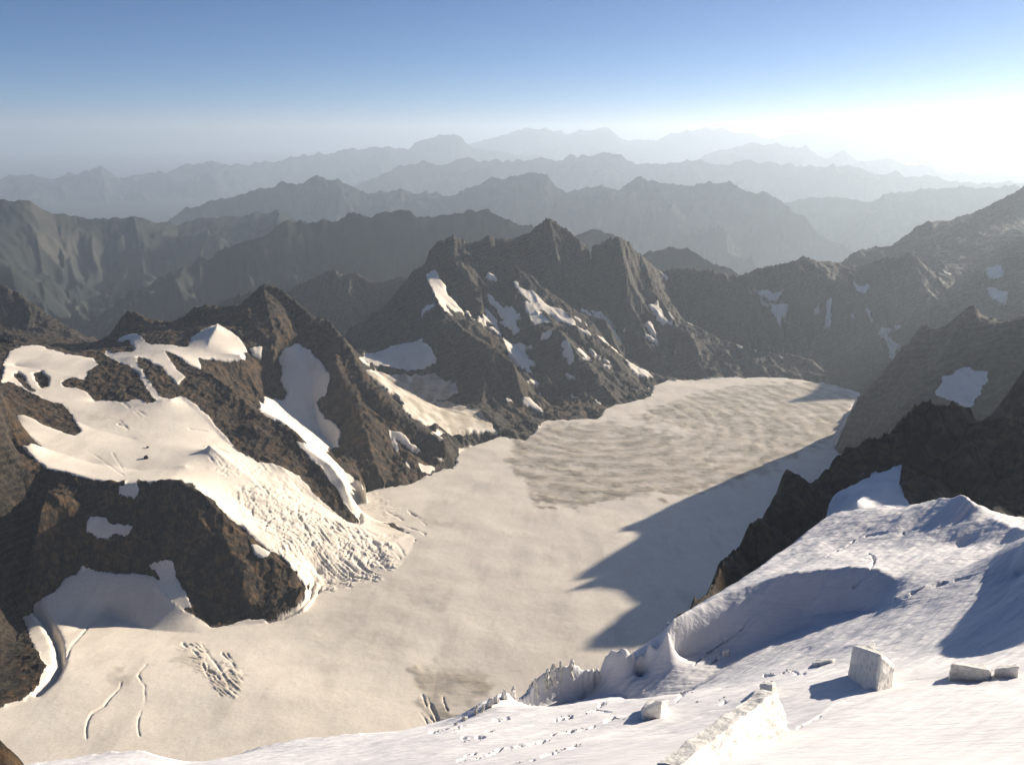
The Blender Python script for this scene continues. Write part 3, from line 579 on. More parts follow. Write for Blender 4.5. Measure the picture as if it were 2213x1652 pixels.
# warm iron-brown rock near the viewer on the left
WM = soft(Z('U', '0,960 120,1000 300,1030 500,1110 680,1240 680,1300 460,1370 200,1260 60,1320 110,1500 0,1540'), 1, 20, 900, 1700)
WM = np.maximum(WM, soft(Z('U', '0,850 200,690 480,640 700,700 800,900 800,1130 600,1030 380,880 160,980 0,980'), .85, 20, 1600, 2700))
WM = np.maximum(WM, soft(Z('U', '680,680 760,760 900,950 980,1000 860,1060 760,980'), .95, 16, 1900, 2700))
WM = np.maximum(WM, soft(Z('U', '1050,700 1150,850 1400,850 1300,900 1100,900 1030,800'), .75, 20, 2700, 3700))
WM = WM * (SNm < .6) * (1 - inpoly(U + ju, V + jv, Z('U', '-600,400 4,722 14,900 60,1040 80,1110 72,1200 34,1290 40,1340 60,1372 36,1420 38,1480 0,1500 -600,1500')))  # wall kept free of brown: its dark rock colour stands in for shade
rim = blur((SN == 0).astype(float), 26) * (SN == 1) * (RR > 1500) * np.clip(.2 + 1.6 * fbm(X / 45, Y / 45, 4), 0, 1.2)
IC = np.maximum(IC, np.clip(rim * 1.5, 0, .8) * inpoly(U, V, G_POLY))
IC = np.clip(IC * (1 + .55 * fbm(X / 70, Y / 70, 4)) , 0, 1)
cover = np.stack([SNb, IC, WM], -1)
# who owns what
own = np.zeros(U.shape, int)                                   # 0 glacier
th = A[:, None] * np.ones_like(RR)
own[RR > 3640] = 3
own[(SN == 0) & (RR > 2750)] = 3
own[(U > 1430) & (RR > 3640)] = 4
own[(RR > 4900) & (U < 1450)] = 8
own[(RR > 4900) & (U >= 1800)] = 5
own[(SN == 0) & (RR > 1900) & (RR < 2750) & (U < 1050)] = 2
own[(RR > 1200) & (RR < 2900) & (U > 1795) & (SN == 0)] = 6
own[(RR > 2750) & (U > 1950) & (RR < 3900)] = 4
own[(RR > 2900) & (U < 420)] = 9
own[(RR > 2440) & (RR <= 2900) & (U < 235)] = 9
own[(RR < 3640) & (RR > 2750) & (U > 500) & (U < 1500) & (SN == 0)] = 3
for nm, k in (('peak', 2), ('crest', 10), ('rib', 11), ('island', 12), ('cliff', 13), ('cliff2', 14), ('step', 15), ('buttress', 16), ('wall', 17)):
    p, a, b = ROCKS[nm]
    own[inpoly(U + ju * .45, V + jv * .45, p) & (RR > a) & (RR < b)] = k
own[WALLSIDE & (own == 0)] = 17
ups = inpoly(U, V, Z('U', '0,700 300,690 560,690 560,880 640,960 780,1100 900,1165 850,1235 700,1272 655,1262 560,1160 440,1050 0,980')) & (SN == 1) & (RR > 1480) & (RR < 2620)
own[ups & (own == 0)] = 1
own[(own != 0) & (own != 1) & inpoly(U, V, G_POLY) & (SN == 1) & (RR < 3640)] = 0
own[(RR < 1400) & (U > 1500) & (SN == 0)] = 18
own[(RR < 1400) & (U < 1500) & (SN == 0) & (own != 17) & (own != 16)] = 0
MN = {0: ('glacier', MT), 1: ('hanging_glacier', MT), 2: ('mountain', MT), 3: ('mountain', MT), 4: ('mountain_ridge', MT), 5: ('mountain_ridge', MT),
      6: ('mountain_ridge', MT), 8: ('mountain_ridge', MT), 9: ('mountain_ridge', MT), 10: ('rock_crest', MT), 11: ('rock_rib', MT), 12: ('rock_outcrop', MT),
      13: ('rock_outcrop', MT), 14: ('rock_outcrop', MT), 15: ('rock_outcrop', MT), 16: ('rock_buttress', MT), 17: ('rock_wall', MT), 18: ('rock_slope', MT)}
mo = grid_objects(X, Y, Zm, cover, own, MN)
ML_LAB = {0: ('broad dusty glacier filling the valley floor between the ridges', 'glacier'),
 1: ('white hanging glacier spilling down in an icefall between the brown rib and the brown buttress', 'glacier'),
 2: ('black pointed peak with a striped rock rib running down to the glacier, standing before the pyramid massif', 'mountain'),
 3: ('dark massif with a pyramid summit, snow gullies on its face, behind the glacier', 'mountain'),
 4: ('low dark ridge with small snow streaks closing the far end of the glacier', 'mountain ridge'),
 5: ('hazy jagged ridge rising to the upper edge of the picture behind the low dark ridge', 'mountain ridge'),
 6: ('dark shaded twin-horned ridge standing over the shadowed bank of the glacier', 'mountain ridge'),
 8: ('blue-black saw-toothed ridge behind the black pointed peak', 'mountain ridge'),
 9: ('brown grassy hillside behind the topmost snow of the hanging glacier', 'mountain ridge'),
 10: ('jagged brown rock crest above the bright triangular snowfield', 'rock crest'),
 11: ('long narrow rock rib dividing the two hanging glaciers', 'rock rib'),
 12: ('brown rock island in the hanging glacier beside the black wall', 'rock outcrop'),
 13: ('broad cliff of brown rock above the middle of the hanging glacier', 'rock outcrop'),
 14: ('narrow rock outcrop between the broad brown cliff and the long rib', 'rock outcrop'),
 15: ('dark rock step directly under the bright triangular snowfield', 'rock outcrop'),
 16: ('large rust-brown rock buttress below the hanging glacier, snow round its foot', 'rock buttress'),
 17: ('black shaded rock wall down the left edge of the picture', 'rock wall'),
 18: ('dark rock slope below the snow slope, under the twin-horned ridge, with an unseen tower added at the right for shade', 'rock slope')}
for k, o in mo.items(): tag(o, *ML_LAB[k], kind='structure')
print('main built', time.time() - T0, X.shape)

# ================================================================== THE NEAR SNOW SLOPE
N0, N1 = math.log(34), math.log(950)
NL = [
 [(3400, 1500, 60), (2600, 1650, 44), (2300, 1690, 41), (2213, 1660, 44), (1900, 1660, 45), (1700, 1660, 47), (1500, 1660, 51), (1300, 1660, 57), (1000, 1660, 69), (700, 1660, 84), (480, 1665, 98), (200, 1680, 105), (-200, 1700, 110)],
 # bright hump edge, lower right
 [(1690, 1600, 60), (1800, 1520, 78), (1860, 1495, 86), (1930, 1482, 92), (1960, 1472, 95), (2050, 1458, 96), (2213, 1442, 97), (2500, 1430, 96)],
 # skyline of the slope
 [(-200, 1690, 118), (60, 1652, 121), (140, 1641, 122), (200, 1632, 122), (240, 1619, 123), (300, 1622, 122), (340, 1633, 120), (400, 1652, 117), (480, 1650, 118), (560, 1612, 119), (700, 1592, 119), (800, 1587, 119), (900, 1577, 120), (950, 1571, 122), (1000, 1546, 126), (1040, 1514, 129), (1100, 1484, 136), (1180, 1445, 142), (1270, 1411, 147), (1340, 1386, 149), (1440, 1347, 150), (1500, 1311, 160), (1560, 1279, 168), (1640, 1226, 184), (1700, 1186, 200), (1760, 1138, 215), (1800, 1110, 223), (1880, 1094, 225), (1930, 1096, 223), (1970, 1096, 220), (1989, 1089, 217), (2043, 1075, 210), (2089, 1073, 203), (2102, 1084, 200), (2106, 1111, 197), (2153, 1120, 191), (2202, 1140, 183), (2260, 1165, 179), (2400, 1190, 178)],
 # edge of the upper shelf and the shaded flank under it
 [(1440, 1349, 149.5), (1500, 1312, 157), (1560, 1284, 163), (1630, 1258, 166.5), (1700, 1240, 168), (1780, 1228, 168), (1850, 1224, 167), (1940, 1240, 163)],
 [(1050, 1553, 133), (1150, 1535, 139), (1240, 1513, 143), (1310, 1478, 149)],
 [(1345, 1506, 141), (1383, 1519, 137), (1465, 1514, 136), (1520, 1470, 142), (1587, 1422, 150), (1654, 1385, 154.5), (1745, 1355, 158)],
 [(1120, 1520, 138), (1220, 1492, 144), (1300, 1462, 149), (1430, 1440, 150), (1540, 1390, 155), (1640, 1345, 158), (1740, 1330, 161), (1850, 1320, 159), (1900, 1322, 155)],
 [(1385, 1475, 146.5), (1370, 1440, 150)],
 [(1745, 1405, 140), (1700, 1430, 134), (1560, 1490, 124)],
 [(1950, 1205, 176), (2080, 1180, 185)], [(1850, 1175, 194), (2000, 1150, 193)],
 [(1930, 1290, 153), (2000, 1255, 158), (2100, 1215, 168), (2213, 1175, 178)],
 [(1830, 1390, 133), (1900, 1400, 128), (1970, 1345, 138)],
 [(2213, 1240, 150), (2120, 1290, 142), (2030, 1370, 128), (2000, 1420, 116), (2213, 1400, 112)],
 [(2420, 1010, 148), (2500, 945, 152), (2600, 915, 160), (2800, 920, 172), (3200, 950, 175)],  # unseen hump right of frame, added to cast shadow across the slope
 [(1400, 1600, 84), (1550, 1560, 90), (1650, 1500, 101), (1750, 1470, 106)],
 # shaded snow patch behind the skyline, rock wedge and buttress
 [(1850, 1081, 470), (1900, 1055, 540), (1949, 1000, 690)], [(1800, 1066, 560), (1851, 1041, 620), (1949, 1003, 690)],
 [(1960, 1085, 500), (2100, 1130, 480), (2213, 1150, 470), (2600, 1150, 460)],
 zr('U', '1441,1342 1470,1318 1505,1285 1550,1240 1558,1208 1595,1159 1644,1114 1668,1086 1693,1037 1705,1028 1721,1033 1774,1024 1790,1016 1811,988 1823,978 1850,962 1874,944 1920,898 1951,875 1982,860 2012,852 2043,862 2074,875 2093,883 2130,890 2213,895 2400,860', [280, 330, 390, 440, 470, 510, 560, 590, 640, 650, 655, 680, 690, 700, 710, 720, 730, 740, 745, 750, 750, 750, 750, 745, 740, 720, 680]),
 [(1562, 1283, 420), (1627, 1246, 470), (1721, 1190, 540), (1790, 1110, 590)],
 [(2000, 1060, 690), (2100, 1100, 640), (2213, 1120, 600)],
 [(2040, 870, 748), (2010, 960, 715), (1985, 1040, 690)],
 # far side falls to the glacier
 [(-200, 300, -480, 'z'), (400, 300, -480, 'z'), (900, 320, -480, 'z'), (1300, 420, -480, 'z'), (1440, 560, -500, 'z'), (1600, 720, -520, 'z')],
 # rock in the lower left corner
 [(-300, 1480, 260), (-60, 1530, 240), (0, 1566, 232), (30, 1600, 224), (58, 1648, 215), (70, 1700, 205)],
]
def nb0(A): return np.full(A.shape, -1e9)
NZ0, NZ1 = rad(-42), rad(66)
Zn, npts = solve(NZ0, NZ1, N0, N1, 1200, 800, NL, None, (nb0, edge_in))
A2 = azcols(-42, 66, -33, 36, .05, .4); L2 = np.concatenate([np.arange(N0, math.log(290), .0021), np.arange(math.log(290), N1 - .004, .005), [N1]])
Zz = sample(Zn, NZ0, NZ1, N0, N1, A2, L2)
Zz = blur(Zz, 9)
R2 = np.exp(L2)[None]; X = R2 * np.sin(A2)[:, None]; Y = R2 * np.cos(A2)[:, None] * np.ones_like(X); RR = Y
U, V = proj(X, Y, Zz)
D = near_dist(A2, L2, npts)
ju = 4 * fbm(X / 7, Y / 7, 4) * 400 / np.maximum(RR, 200) * 1.0; jv = 4 * fbm(X / 7 + 40, Y / 7, 4) * 400 / np.maximum(RR, 200)
SN2, paint = painter(U, V, RR, ju, jv, 1.)
NROCK = Z('U', '1400,1375 1430,1352 1485,1323 1562,1283 1627,1246 1721,1186 1782,1124 1798,1067 1851,1042 1949,1000 1944,1045 1955,1075 1990,1110 2400,1180 3000,1150 3000,700 1900,700 1700,900 1400,1300')
paint(NROCK, 0, 268, 960, .5)
own2 = np.zeros(U.shape, int)
k = (SN2 == 0); own2[k] = 1
fall = (RR > 330) & (U < 1560); SN2[(RR > 330) & (U < 1440)] = 0
left = (RR > 185) & (U < 150); SN2[left] = 0; own2[left & (RR < 420)] = 2
SNb = blur(SN2, 1); SNm = blur(SN2, 3); rockw = 1 - SNm
fa = 1 - np.exp(-(D / 14) ** 1.5)
sc = np.clip(RR / 500, .3, 1.4)
gx, gy = polar_grad(Zn, NZ0, NZ1, N0, N1, A2, L2, 6)
cr = crags(X + 4 * fbm(X / 15, Y / 15, 2), Y, 42, 5) * .28 + crags(X, Y + 3 * fbm(X / 9, Y / 9, 2), 15, 6) * .30 + crags(X, Y, 6, 7) * .28
cr -= cr.mean()
H = rockw * ((.3 + .7 * fa) * gullies(X, Y, gx, gy, (70, 33, 15, 7, 3.5), .13, seed=5) * np.clip(sc * 1.1, .5, 1.3) + cr * np.clip(sc * 1.2, .35, 1.5))
kk = np.clip(RR / 110, .4, 2.2)
ca, sa = math.cos(rad(50)), math.sin(rad(50)); al = X * sa + Y * ca; ac = X * ca - Y * sa        # along / across the wind
H += SNm * kk * (.8 * fa * fbm(X / 28, Y / 40, 3) + .36 * fbm(al / 34, ac / 5, 4) + .11 * ridged(al / 12, ac / 1.6, 3) + .05 * fbm(X / 3, Y / 3, 3))
SL = ['370,1190 600,1170', '300,1400 600,1340 800,1260 1050,1220 1300,1170', '1190,1330 1500,1240 1650,1200', '900,1420 1100,1380', '1300,1120 1700,1040 1950,940 2050,960',
      '1600,910 1750,850 1900,870', '1550,740 1680,700', '1340,970 1500,930', '20,1120 400,1050', '700,990 850,960', '620,1100 700,1090', '1800,800 1860,790', '200,1420 500,1320']
for pl in [Z('C', q) for q in SL] + [Z('A', q) for q in ('780,970 950,890', '1480,620 1560,600 1700,630', '1300,640 1380,640', '1320,740 1380,720', '380,900 450,830 560,790', '750,520 800,470', '560,540 700,400 1060,160', '1650,1180 1850,1070 2050,950')] + \
          [Z('B', q) for q in ('370,640 430,700 380,800 240,940', '0,690 300,490 700,450 900,410', '620,420 700,460', '560,1100 850,960 1450,800')]:
    dd = line_dist(U + ju * .3, V + jv * .3, pl, 12)
    dash = np.clip(.45 + 1.5 * fbm(U / 32, V / 20, 3), 0, 1.2)
    H -= np.where(RR < 330, dash * kk * .8 * np.exp(-(dd / (1.6 + 1.5 * np.clip(fbm(U / 25, V / 25, 2), -.5, 1))) ** 2), 0)
H *= np.clip((N1 - L2) / .05, 0, 1)[None]
Zz = Zz + H
cover = np.stack([SNb, np.zeros_like(SNb), np.where(own2 == 0, 1., np.where(own2 == 2, 1., .7))], -1)
no = grid_objects(X, Y, Zz, cover, own2, {0: ('snow_slope', MT), 1: ('rock_buttress', MT), 2: ('rock_outcrop', MT)})
tag(no[0], 'wind-carved white snow slope falling away below the viewer', 'snow slope', 'structure')
tag(no[1], 'dark rock wedge and buttress directly behind the near snow slope', 'rock buttress', 'structure')
tag(no[2], 'small rust-brown rock at the lower left corner', 'rock outcrop', 'structure')
print('near built', time.time() - T0)

# ------------------------------------------------------------------ ice blocks and loose rocks
def mat_ice():
    m = bpy.data.materials.new('broken_ice'); m.use_nodes = True; N = m.node_tree.nodes; Lk = m.node_tree.links; P = N['Principled BSDF']
    geo = N.new('ShaderNodeNewGeometry')
    n = N.new('ShaderNodeTexNoise'); n.inputs['Scale'].default_value = 1.1; n.inputs['Detail'].default_value = 6; n.inputs['Roughness'].default_value = .7
    Lk.new(geo.outputs['Position'], n.inputs['Vector'])
    r = N.new('ShaderNodeValToRGB'); Lk.new(n.outputs['Fac'], r.inputs[0]); e = r.color_ramp.elements
    e[0].position = .36; e[0].color = (.55, .54, .50, 1); e[1].position = .52; e[1].color = (.82, .80, .76, 1)
    Lk.new(r.outputs[0], P.inputs['Base Color']); P.inputs['Roughness'].default_value = .6
    b = N.new('ShaderNodeBump'); b.inputs['Distance'].default_value = .25; b.inputs['Strength'].default_value = .8
    Lk.new(n.outputs['Fac'], b.inputs['Height']); Lk.new(b.outputs[0], P.inputs['Normal']); return m
MICE = mat_ice()
def ground_z(x, y):
    a = math.atan2(x, y); l = math.log(math.hypot(x, y))
    i = int(np.clip(np.searchsorted(A2, a), 1, len(A2) - 1)); j = int(np.clip(np.searchsorted(L2, l), 0, Zz.shape[1] - 1)); return float(Zz[i, j])
def hit(u, v):
    a, s_ = ray(u, v); a = float(a); s_ = float(s_)
    i = int(np.clip(np.searchsorted(A2, a), 1, len(A2) - 1))
    r = np.exp(L2); k = np.nonzero(s_ * r <= Zz[i])[0]
    j = k[0] if len(k) else 0
    return np.array([r[j] * math.sin(a), r[j] * math.cos(a), float(Zz[i, j])])
from mathutils import Vector
import bmesh
def block(name, base, top, label, cat, group=None, rough=.25, cuts=10, mat=None, seed=0, smooth=False):
    """closed prism between two rings of camera-relative points, cut fine and roughened"""
    c0 = np.mean(base, 0)
    bm = bmesh.new(); n = len(base)
    B = [bm.verts.new(Vector(p - c0)) for p in base]; T = [bm.verts.new(Vector(p - c0)) for p in top]
    bm.faces.new(T); bm.faces.new(B[::-1])
    for i in range(n): bm.faces.new((B[i], B[(i + 1) % n], T[(i + 1) % n], T[i]))
    bmesh.ops.recalc_face_normals(bm, faces=bm.faces)
    bmesh.ops.triangulate(bm, faces=bm.faces)
    bmesh.ops.subdivide_edges(bm, edges=bm.edges, cuts=cuts, use_grid_fill=True)
    bmesh.ops.smooth_vert(bm, verts=bm.verts, factor=.5, use_axis_x=True, use_axis_y=True, use_axis_z=True)
    bmesh.ops.smooth_vert(bm, verts=bm.verts, factor=.5, use_axis_x=True, use_axis_y=True, use_axis_z=True)
    bm.normal_update()
    sz = max(np.ptp(np.array(base + top), 0))
    co = np.array([v.co[:] for v in bm.verts]); no_ = np.array([v.normal[:] for v in bm.verts])
    w1 = sz * .22; w2 = sz * .07
    d = rough * (fbm(co[:, 0] / w1 + seed, (co[:, 1] + co[:, 2] * 1.7) / w1, 2) + .8 * (ridged((co[:, 0] + co[:, 1]) / w2 + seed, co[:, 2] / w2, 3) - .5))
    co = co + no_ * d[:, None]
    for v, p in zip(bm.verts, co): v.co = p
    me = bpy.data.meshes.new(name); bm.to_mesh(me); bm.free()
    if smooth: me.polygons.foreach_set('use_smooth', np.ones(len(me.polygons), bool))
    me.materials.append(mat or MICE)
    o = bpy.data.objects.new(name, me); C.collection.objects.link(o); o.location = (c0[0], c0[1], c0[2] + CAMZ)
    return tag(o, label, cat, None, group)
def up_to(p, v):                                       # the point above p that is seen at picture row v
    a = math.atan2(p[0], p[1]); lo, hi = p[2], p[2] + 60
    for _ in range(40):
        m_ = (lo + hi) / 2; vv = proj(p[0], p[1], m_)[1]
        if vv > v: lo = m_
        else: hi = m_
    return np.array([p[0], p[1], lo])
def sunk(p, d=1.5): return np.array([p[0], p[1], p[2] - d])
def quad_block(name, basepx, toprows, label, cat, group=None, lean=(0, 0), **k):
    base = [hit(u, v) for u, v in basepx]; top = [up_to(p, r) + np.array([lean[0], lean[1], 0]) for p, r in zip(base, toprows)]
    return block(name, [sunk(p) for p in base], top, label, cat, group, **k)
# long slab with its pitted face to the sun
b0 = hit(1590, 1668); b1 = hit(1727, 1573); q0 = hit(1470, 1640); q1 = hit(1660, 1520)
def at_y(u, v, y):
    a, s_ = ray(u, v); r = y / math.cos(float(a)); return np.array([r * math.sin(float(a)), y, float(s_) * r])
def above(u, v, h):
    a, s_ = ray(u, v); a = float(a); i = int(np.clip(np.searchsorted(A2, a), 1, len(A2) - 1)); r = np.exp(L2)
    j = np.nonzero(float(s_) * r - h <= Zz[i])[0][0]; return np.array([r[j] * math.sin(a), r[j] * math.cos(a), float(s_) * r[j]])
t0 = above(1462, 1652, 3.2); t1 = above(1676, 1490, 4.6)
wv = np.array([-1.3, .5, -.25])
block('ice_slab', [sunk(b0, 2), sunk(b1, 2), sunk(t1 + wv * 1.2 + np.array([0, 0, -4])), sunk(t0 + wv * 1.2 + np.array([0, 0, -4]))], [t0 + np.array([.1, -.1, 0]), t1 + np.array([.1, -.1, 0]), t1 + wv, t0 + wv],
      'long tilted ice slab with a rough pitted sunlit face at the bottom edge', 'ice block', rough=.22, cuts=26, seed=2)
quad_block('ice_block', [(1832, 1458), (1893, 1494), (1930, 1484), (1880, 1452)], [1390, 1412, 1440, 1386], 'tall square-cut ice block with a grey face and a bright broken right edge', 'ice block', rough=.22, cuts=12, seed=4)
quad_block('ice_block', [(1386, 1556), (1428, 1552), (1447, 1535), (1400, 1528)], [1530, 1512, 1508, 1505], 'small bright ice block casting a pointed shadow, left of the long slab', 'ice block', rough=.22, cuts=8, seed=6)
quad_block('ice_block', [(1638, 1500), (1668, 1506), (1676, 1492), (1650, 1486)], [1476, 1478, 1472, 1470], 'small ice lump standing at the upper tip of the long slab', 'ice block', rough=.14, cuts=8, seed=7)
quad_block('ice_block', [(2049, 1470), (2138, 1468), (2142, 1458), (2052, 1458)], [1431, 1446, 1434, 1429], 'flat-topped grey ice block peeping over the bright hump', 'ice block', rough=.08, cuts=8, seed=8)
quad_block('ice_block', [(2146, 1464), (2200, 1464), (2200, 1456), (2152, 1456)], [1444, 1437, 1434, 1436], 'low grey ice wedge beside the flat-topped block behind the bright hump', 'ice block', rough=.08, cuts=8, seed=9)
quad_block('ice_block', [(1453, 1370), (1464, 1371), (1466, 1363), (1456, 1361)], [1357, 1355, 1352, 1354], 'tiny bright ice lump alone on the shaded slope near the skyline', 'ice block', rough=.1, cuts=5, seed=10)
quad_block('ice_block', [(1560, 1418), (1575, 1419), (1577, 1410), (1564, 1408)], [1405, 1402, 1400, 1402], 'tiny bright ice lump at the shadow edge above the lit bulge', 'ice block', rough=.1, cuts=5, seed=11)
quad_block('ice_block', [(1755, 1440), (1800, 1432), (1806, 1424), (1762, 1428)], [1432, 1424, 1420, 1424], 'broken ice crumbs left of the tall square-cut block', 'ice block', rough=.12, cuts=7, seed=12)
prng = np.random.default_rng(3)
PIN = [(985, 1562, 12), (1005, 1552, 16), (1024, 1540, 24), (1040, 1532, 20), (1052, 1522, 30), (1070, 1512, 26), (1090, 1506, 30), (1108, 1500, 26), (1124, 1492, 20), (1142, 1486, 30), (1158, 1478, 24), (1178, 1466, 28), (1196, 1456, 34), (1212, 1446, 26), (1232, 1438, 24), (1250, 1428, 20), (1264, 1420, 14)]
for i, (u, v, h) in enumerate(PIN):
    c_ = hit(u, v + 4)
    if c_[1] > 200: continue
    k_ = np.hypot(c_[0], c_[1]) / FPX * 1.15; wv_ = prng.uniform(8, 14) * k_
    base = [c_ + np.array([wv_ * math.cos(t) * prng.uniform(.7, 1.2), wv_ * math.sin(t) * prng.uniform(.7, 1.2), -2.5]) for t in np.linspace(.3, 6.58, 6)[:-1]]
    ap = c_ + np.array([prng.uniform(-.3, .8) * wv_, 0, h * k_ * .8 + 2.5])
    top = [ap + (p - c_) * np.array([.35, .35, 0]) + np.array([0, 0, prng.uniform(-.3, .1) * h * k_ - 2.5]) for p in base]
    block('ice_pinnacle', base, top, 'jagged ice pinnacle in the broken row along the skyline of the shaded slope', 'ice pinnacle', 'row of ice pinnacles on the slope skyline', rough=.4, cuts=6, seed=20 + i)
# broken crumbs of ice along the crevasse lips
chunks = []
for k in range(5):
    c0 = np.array([0., 0., 0.]); n_ = 5 + k % 3
    ring = [np.array([math.cos(t), math.sin(t) * .7, -.5]) for t in np.linspace(0, 2 * math.pi, n_ + 1)[:-1]]
    topr = [p * np.array([.6, .6, 0]) + np.array([prng.uniform(-.2, .2), prng.uniform(-.2, .2), prng.uniform(.5, 1.0)]) for p in ring]
    chunks.append(block('ice_chunk', ring, topr, 'small broken ice chunk lying along a crevasse line on the near snow slope', 'ice chunk', 'ice crumbs along the crevasse lines', rough=.25, cuts=3, seed=60 + k))
used_ch = set()
for q, zz in [(q, 'C') for q in SL] + [('1300,640 1380,640', 'A'), ('1480,620 1560,600 1700,630', 'A'), ('1320,740 1380,720', 'A'), ('560,960 700,880 900,880', 'A'), ('1750,560 2080,470', 'A'), ('400,860 560,790', 'A')]:
    pl = np.array(Z(zz, q)); sg = np.hypot(*np.diff(pl, axis=0).T); n_ = int(sg.sum() / 16) + 1
    cum = np.concatenate([[0], np.cumsum(sg)])
    for t in prng.uniform(0, cum[-1], n_):
        u = np.interp(t, cum, pl[:, 0]) + prng.normal(0, 2); v = np.interp(t, cum, pl[:, 1]) + prng.normal(0, 2)
        p = hit(u, v)
        if p[1] > 240: continue
        i = int(prng.integers(5)); src = chunks[i]
        if i in used_ch:
            o = src.copy(); C.collection.objects.link(o)
        else: o = src; used_ch.add(i)
        sc_ = float(prng.uniform(1.2, 3.4) * np.hypot(p[0], p[1]) / FPX)
        o.location = (p[0], p[1], p[2] + CAMZ); o.scale = (sc_ * prng.uniform(.8, 1.6), sc_, sc_ * prng.uniform(.7, 1.2)); o.rotation_euler = (0, 0, float(prng.uniform(0, 6.28)))
for i in range(5):
    if i not in used_ch: bpy.data.objects.remove(chunks[i])
# two dark boulders lying on the hanging glacier
def main_hit(u, v):
    a, s_ = ray(u, v); i = int(np.searchsorted(A, float(a))); r = np.exp(L); k = np.nonzero((float(s_) * r <= Zm[i]) & (r > 1500))[0]; j = k[0]
    return np.array([r[j] * math.sin(float(a)), r[j] * math.cos(float(a)), float(Zm[i, j])])
for (u, v, r_, lb) in ((315.7, 991, 6.5, 'larger dark boulder lying alone on the white hanging glacier'), (319.5, 968, 3.6, 'smaller dark boulder uphill of the larger one on the hanging glacier')):
    p = main_hit(u, v); g = [np.array([math.cos(t), math.sin(t), 0]) * r_ for t in np.linspace(0, 2 * math.pi, 8)[:-1]]
    block('boulder', [p + q * .9 - np.array([0, 0, 3]) for q in g], [p + q * .55 + np.array([0, 0, r_ * .95]) for q in g], lb, 'boulder', rough=1.1, cuts=4, mat=MT, seed=int(u))

# ================================================================== FAR RANGES
def range_obj(name, crest, r, wf, drop, label, amp=1., rough=1., seed=0, r2=None):
    p = np.array(crest, float)
    a, s = ray(p[:, 0], p[:, 1])
    rr = np.interp(np.linspace(0, 1, len(p)), np.linspace(0, 1, len(r)) if isinstance(r, list) else [0, 1], r if isinstance(r, list) else [r, r])
    AA = np.arange(a[0], a[-1], rad(.07)); RC = np.interp(AA, a, rr); S = np.interp(AA, a, s)
    ZC = S * RC
    T = np.concatenate([-np.linspace(1, 0, 110) ** 1.25, np.linspace(0, 1, 24)[1:]])
    RRr = RC[:, None] + T[None] * wf
    X = RRr * np.sin(AA)[:, None]; Y = RRr * np.cos(AA)[:, None]
    t = np.abs(T)[None]
    k = wf / 3000.
    env = np.clip(t * 5, 0, 1)
    rg = ridged(X / (wf * .7) + seed, Y / (wf * .7), 3, .5)
    Zr = ZC[:, None] - drop * t ** .85 + env * (rg - .62) * drop * .75 * amp
    dA = AA[1] - AA[0]; ga = np.gradient(blur(Zr, 4), axis=0) / (RRr * dA); gl = np.gradient(blur(Zr, 4), axis=1) / np.maximum(np.gradient(RRr, axis=1), 1)
    c_, s_ = np.cos(AA)[:, None], np.sin(AA)[:, None]
    Zr = Zr + (.12 + .88 * env) * gullies(X, Y, ga * c_ + gl * s_, -ga * s_ + gl * c_, [wf * q for q in (.30, .15, .075, .038)], .12, seed=seed)
    # keep every point of the front under the sight line to the crest, with small teeth on the rim
    teeth = fbm(X / (RC[:, None] * .011) + seed, Y / (RC[:, None] * .011), 4) * RC[:, None] * .0016 * rough + (ridged(X / (RC[:, None] * .035) + seed, Y / (RC[:, None] * .035), 4) - .55) * RC[:, None] * .0075 * rough
    Zr = np.minimum(Zr, (S[:, None] * RRr) - env * drop * .03) + teeth
    cover = np.stack([np.zeros_like(X), np.zeros_like(X), np.zeros_like(X)], -1)
    ob = grid_objects(X, Y, Zr, cover, np.zeros(X.shape, int), {0: (name, MFAR)})[0]
    tag(ob, label, 'mountain range', 'structure')
    return ob
def mat_far():
    m = bpy.data.materials.new('far_slopes'); m.use_nodes = True
    N = m.node_tree.nodes; Lk = m.node_tree.links; P = N['Principled BSDF']; P.inputs['Roughness'].default_value = .95
    P.inputs['Specular IOR Level'].default_value = .1
    geo = N.new('ShaderNodeNewGeometry'); n = N.new('ShaderNodeTexNoise'); n.inputs['Scale'].default_value = .0012; n.inputs['Detail'].default_value = 9
    n.inputs['Roughness'].default_value = .65
    Lk.new(geo.outputs['Position'], n.inputs['Vector'])
    r = N.new('ShaderNodeValToRGB'); Lk.new(n.outputs['Fac'], r.inputs[0])
    e = r.color_ramp.elements; e[0].position = .38; e[0].color = (.018, .024, .028, 1); e[1].position = .66; e[1].color = (.085, .08, .068, 1)
    q = e.new(.52); q.color = (.036, .043, .038, 1)
    Lk.new(r.outputs[0], P.inputs['Base Color']); return m
MFAR = mat_far()
R_ = 'mountain_range'
range_obj(R_, Z('U', '60,760 130,725 185,695 270,640 370,585 410,575 430,553 450,562 500,525 550,508 590,493 620,473 645,475 695,473 720,478 750,463 765,455 800,470 840,453 870,445 900,463 950,458 1000,456 1050,453 1080,468 1110,475 1180,500 1241,503 1281,495 1316,505 1360,530 1420,560'), [7000, 7400, 7800, 7800, 7600], 1900, 900, 'blue-green ridge with bare brown summit slopes rising to the right across the left half', 1, 1, 3)
range_obj(R_, Z(8, '500,800 560,760 600,740 680,720 760,723 830,770 970,830 1040,880'), 6600, 1200, 600, 'small hazy brown hump directly behind the right shoulder of the pyramid massif', .8, .8, 5)
range_obj(R_, Z('U', '-250,425 -100,432 0,428 65,430 90,445 120,458 140,455 165,463 220,473 260,472 290,465 340,478 383,483 425,473 475,468 525,460 575,455 600,445 630,470 700,500 800,520'), [9500, 10000, 11000], 3800, 950, 'broad rounded green mountain with lit ribs on the left side', 1, .8, 11)
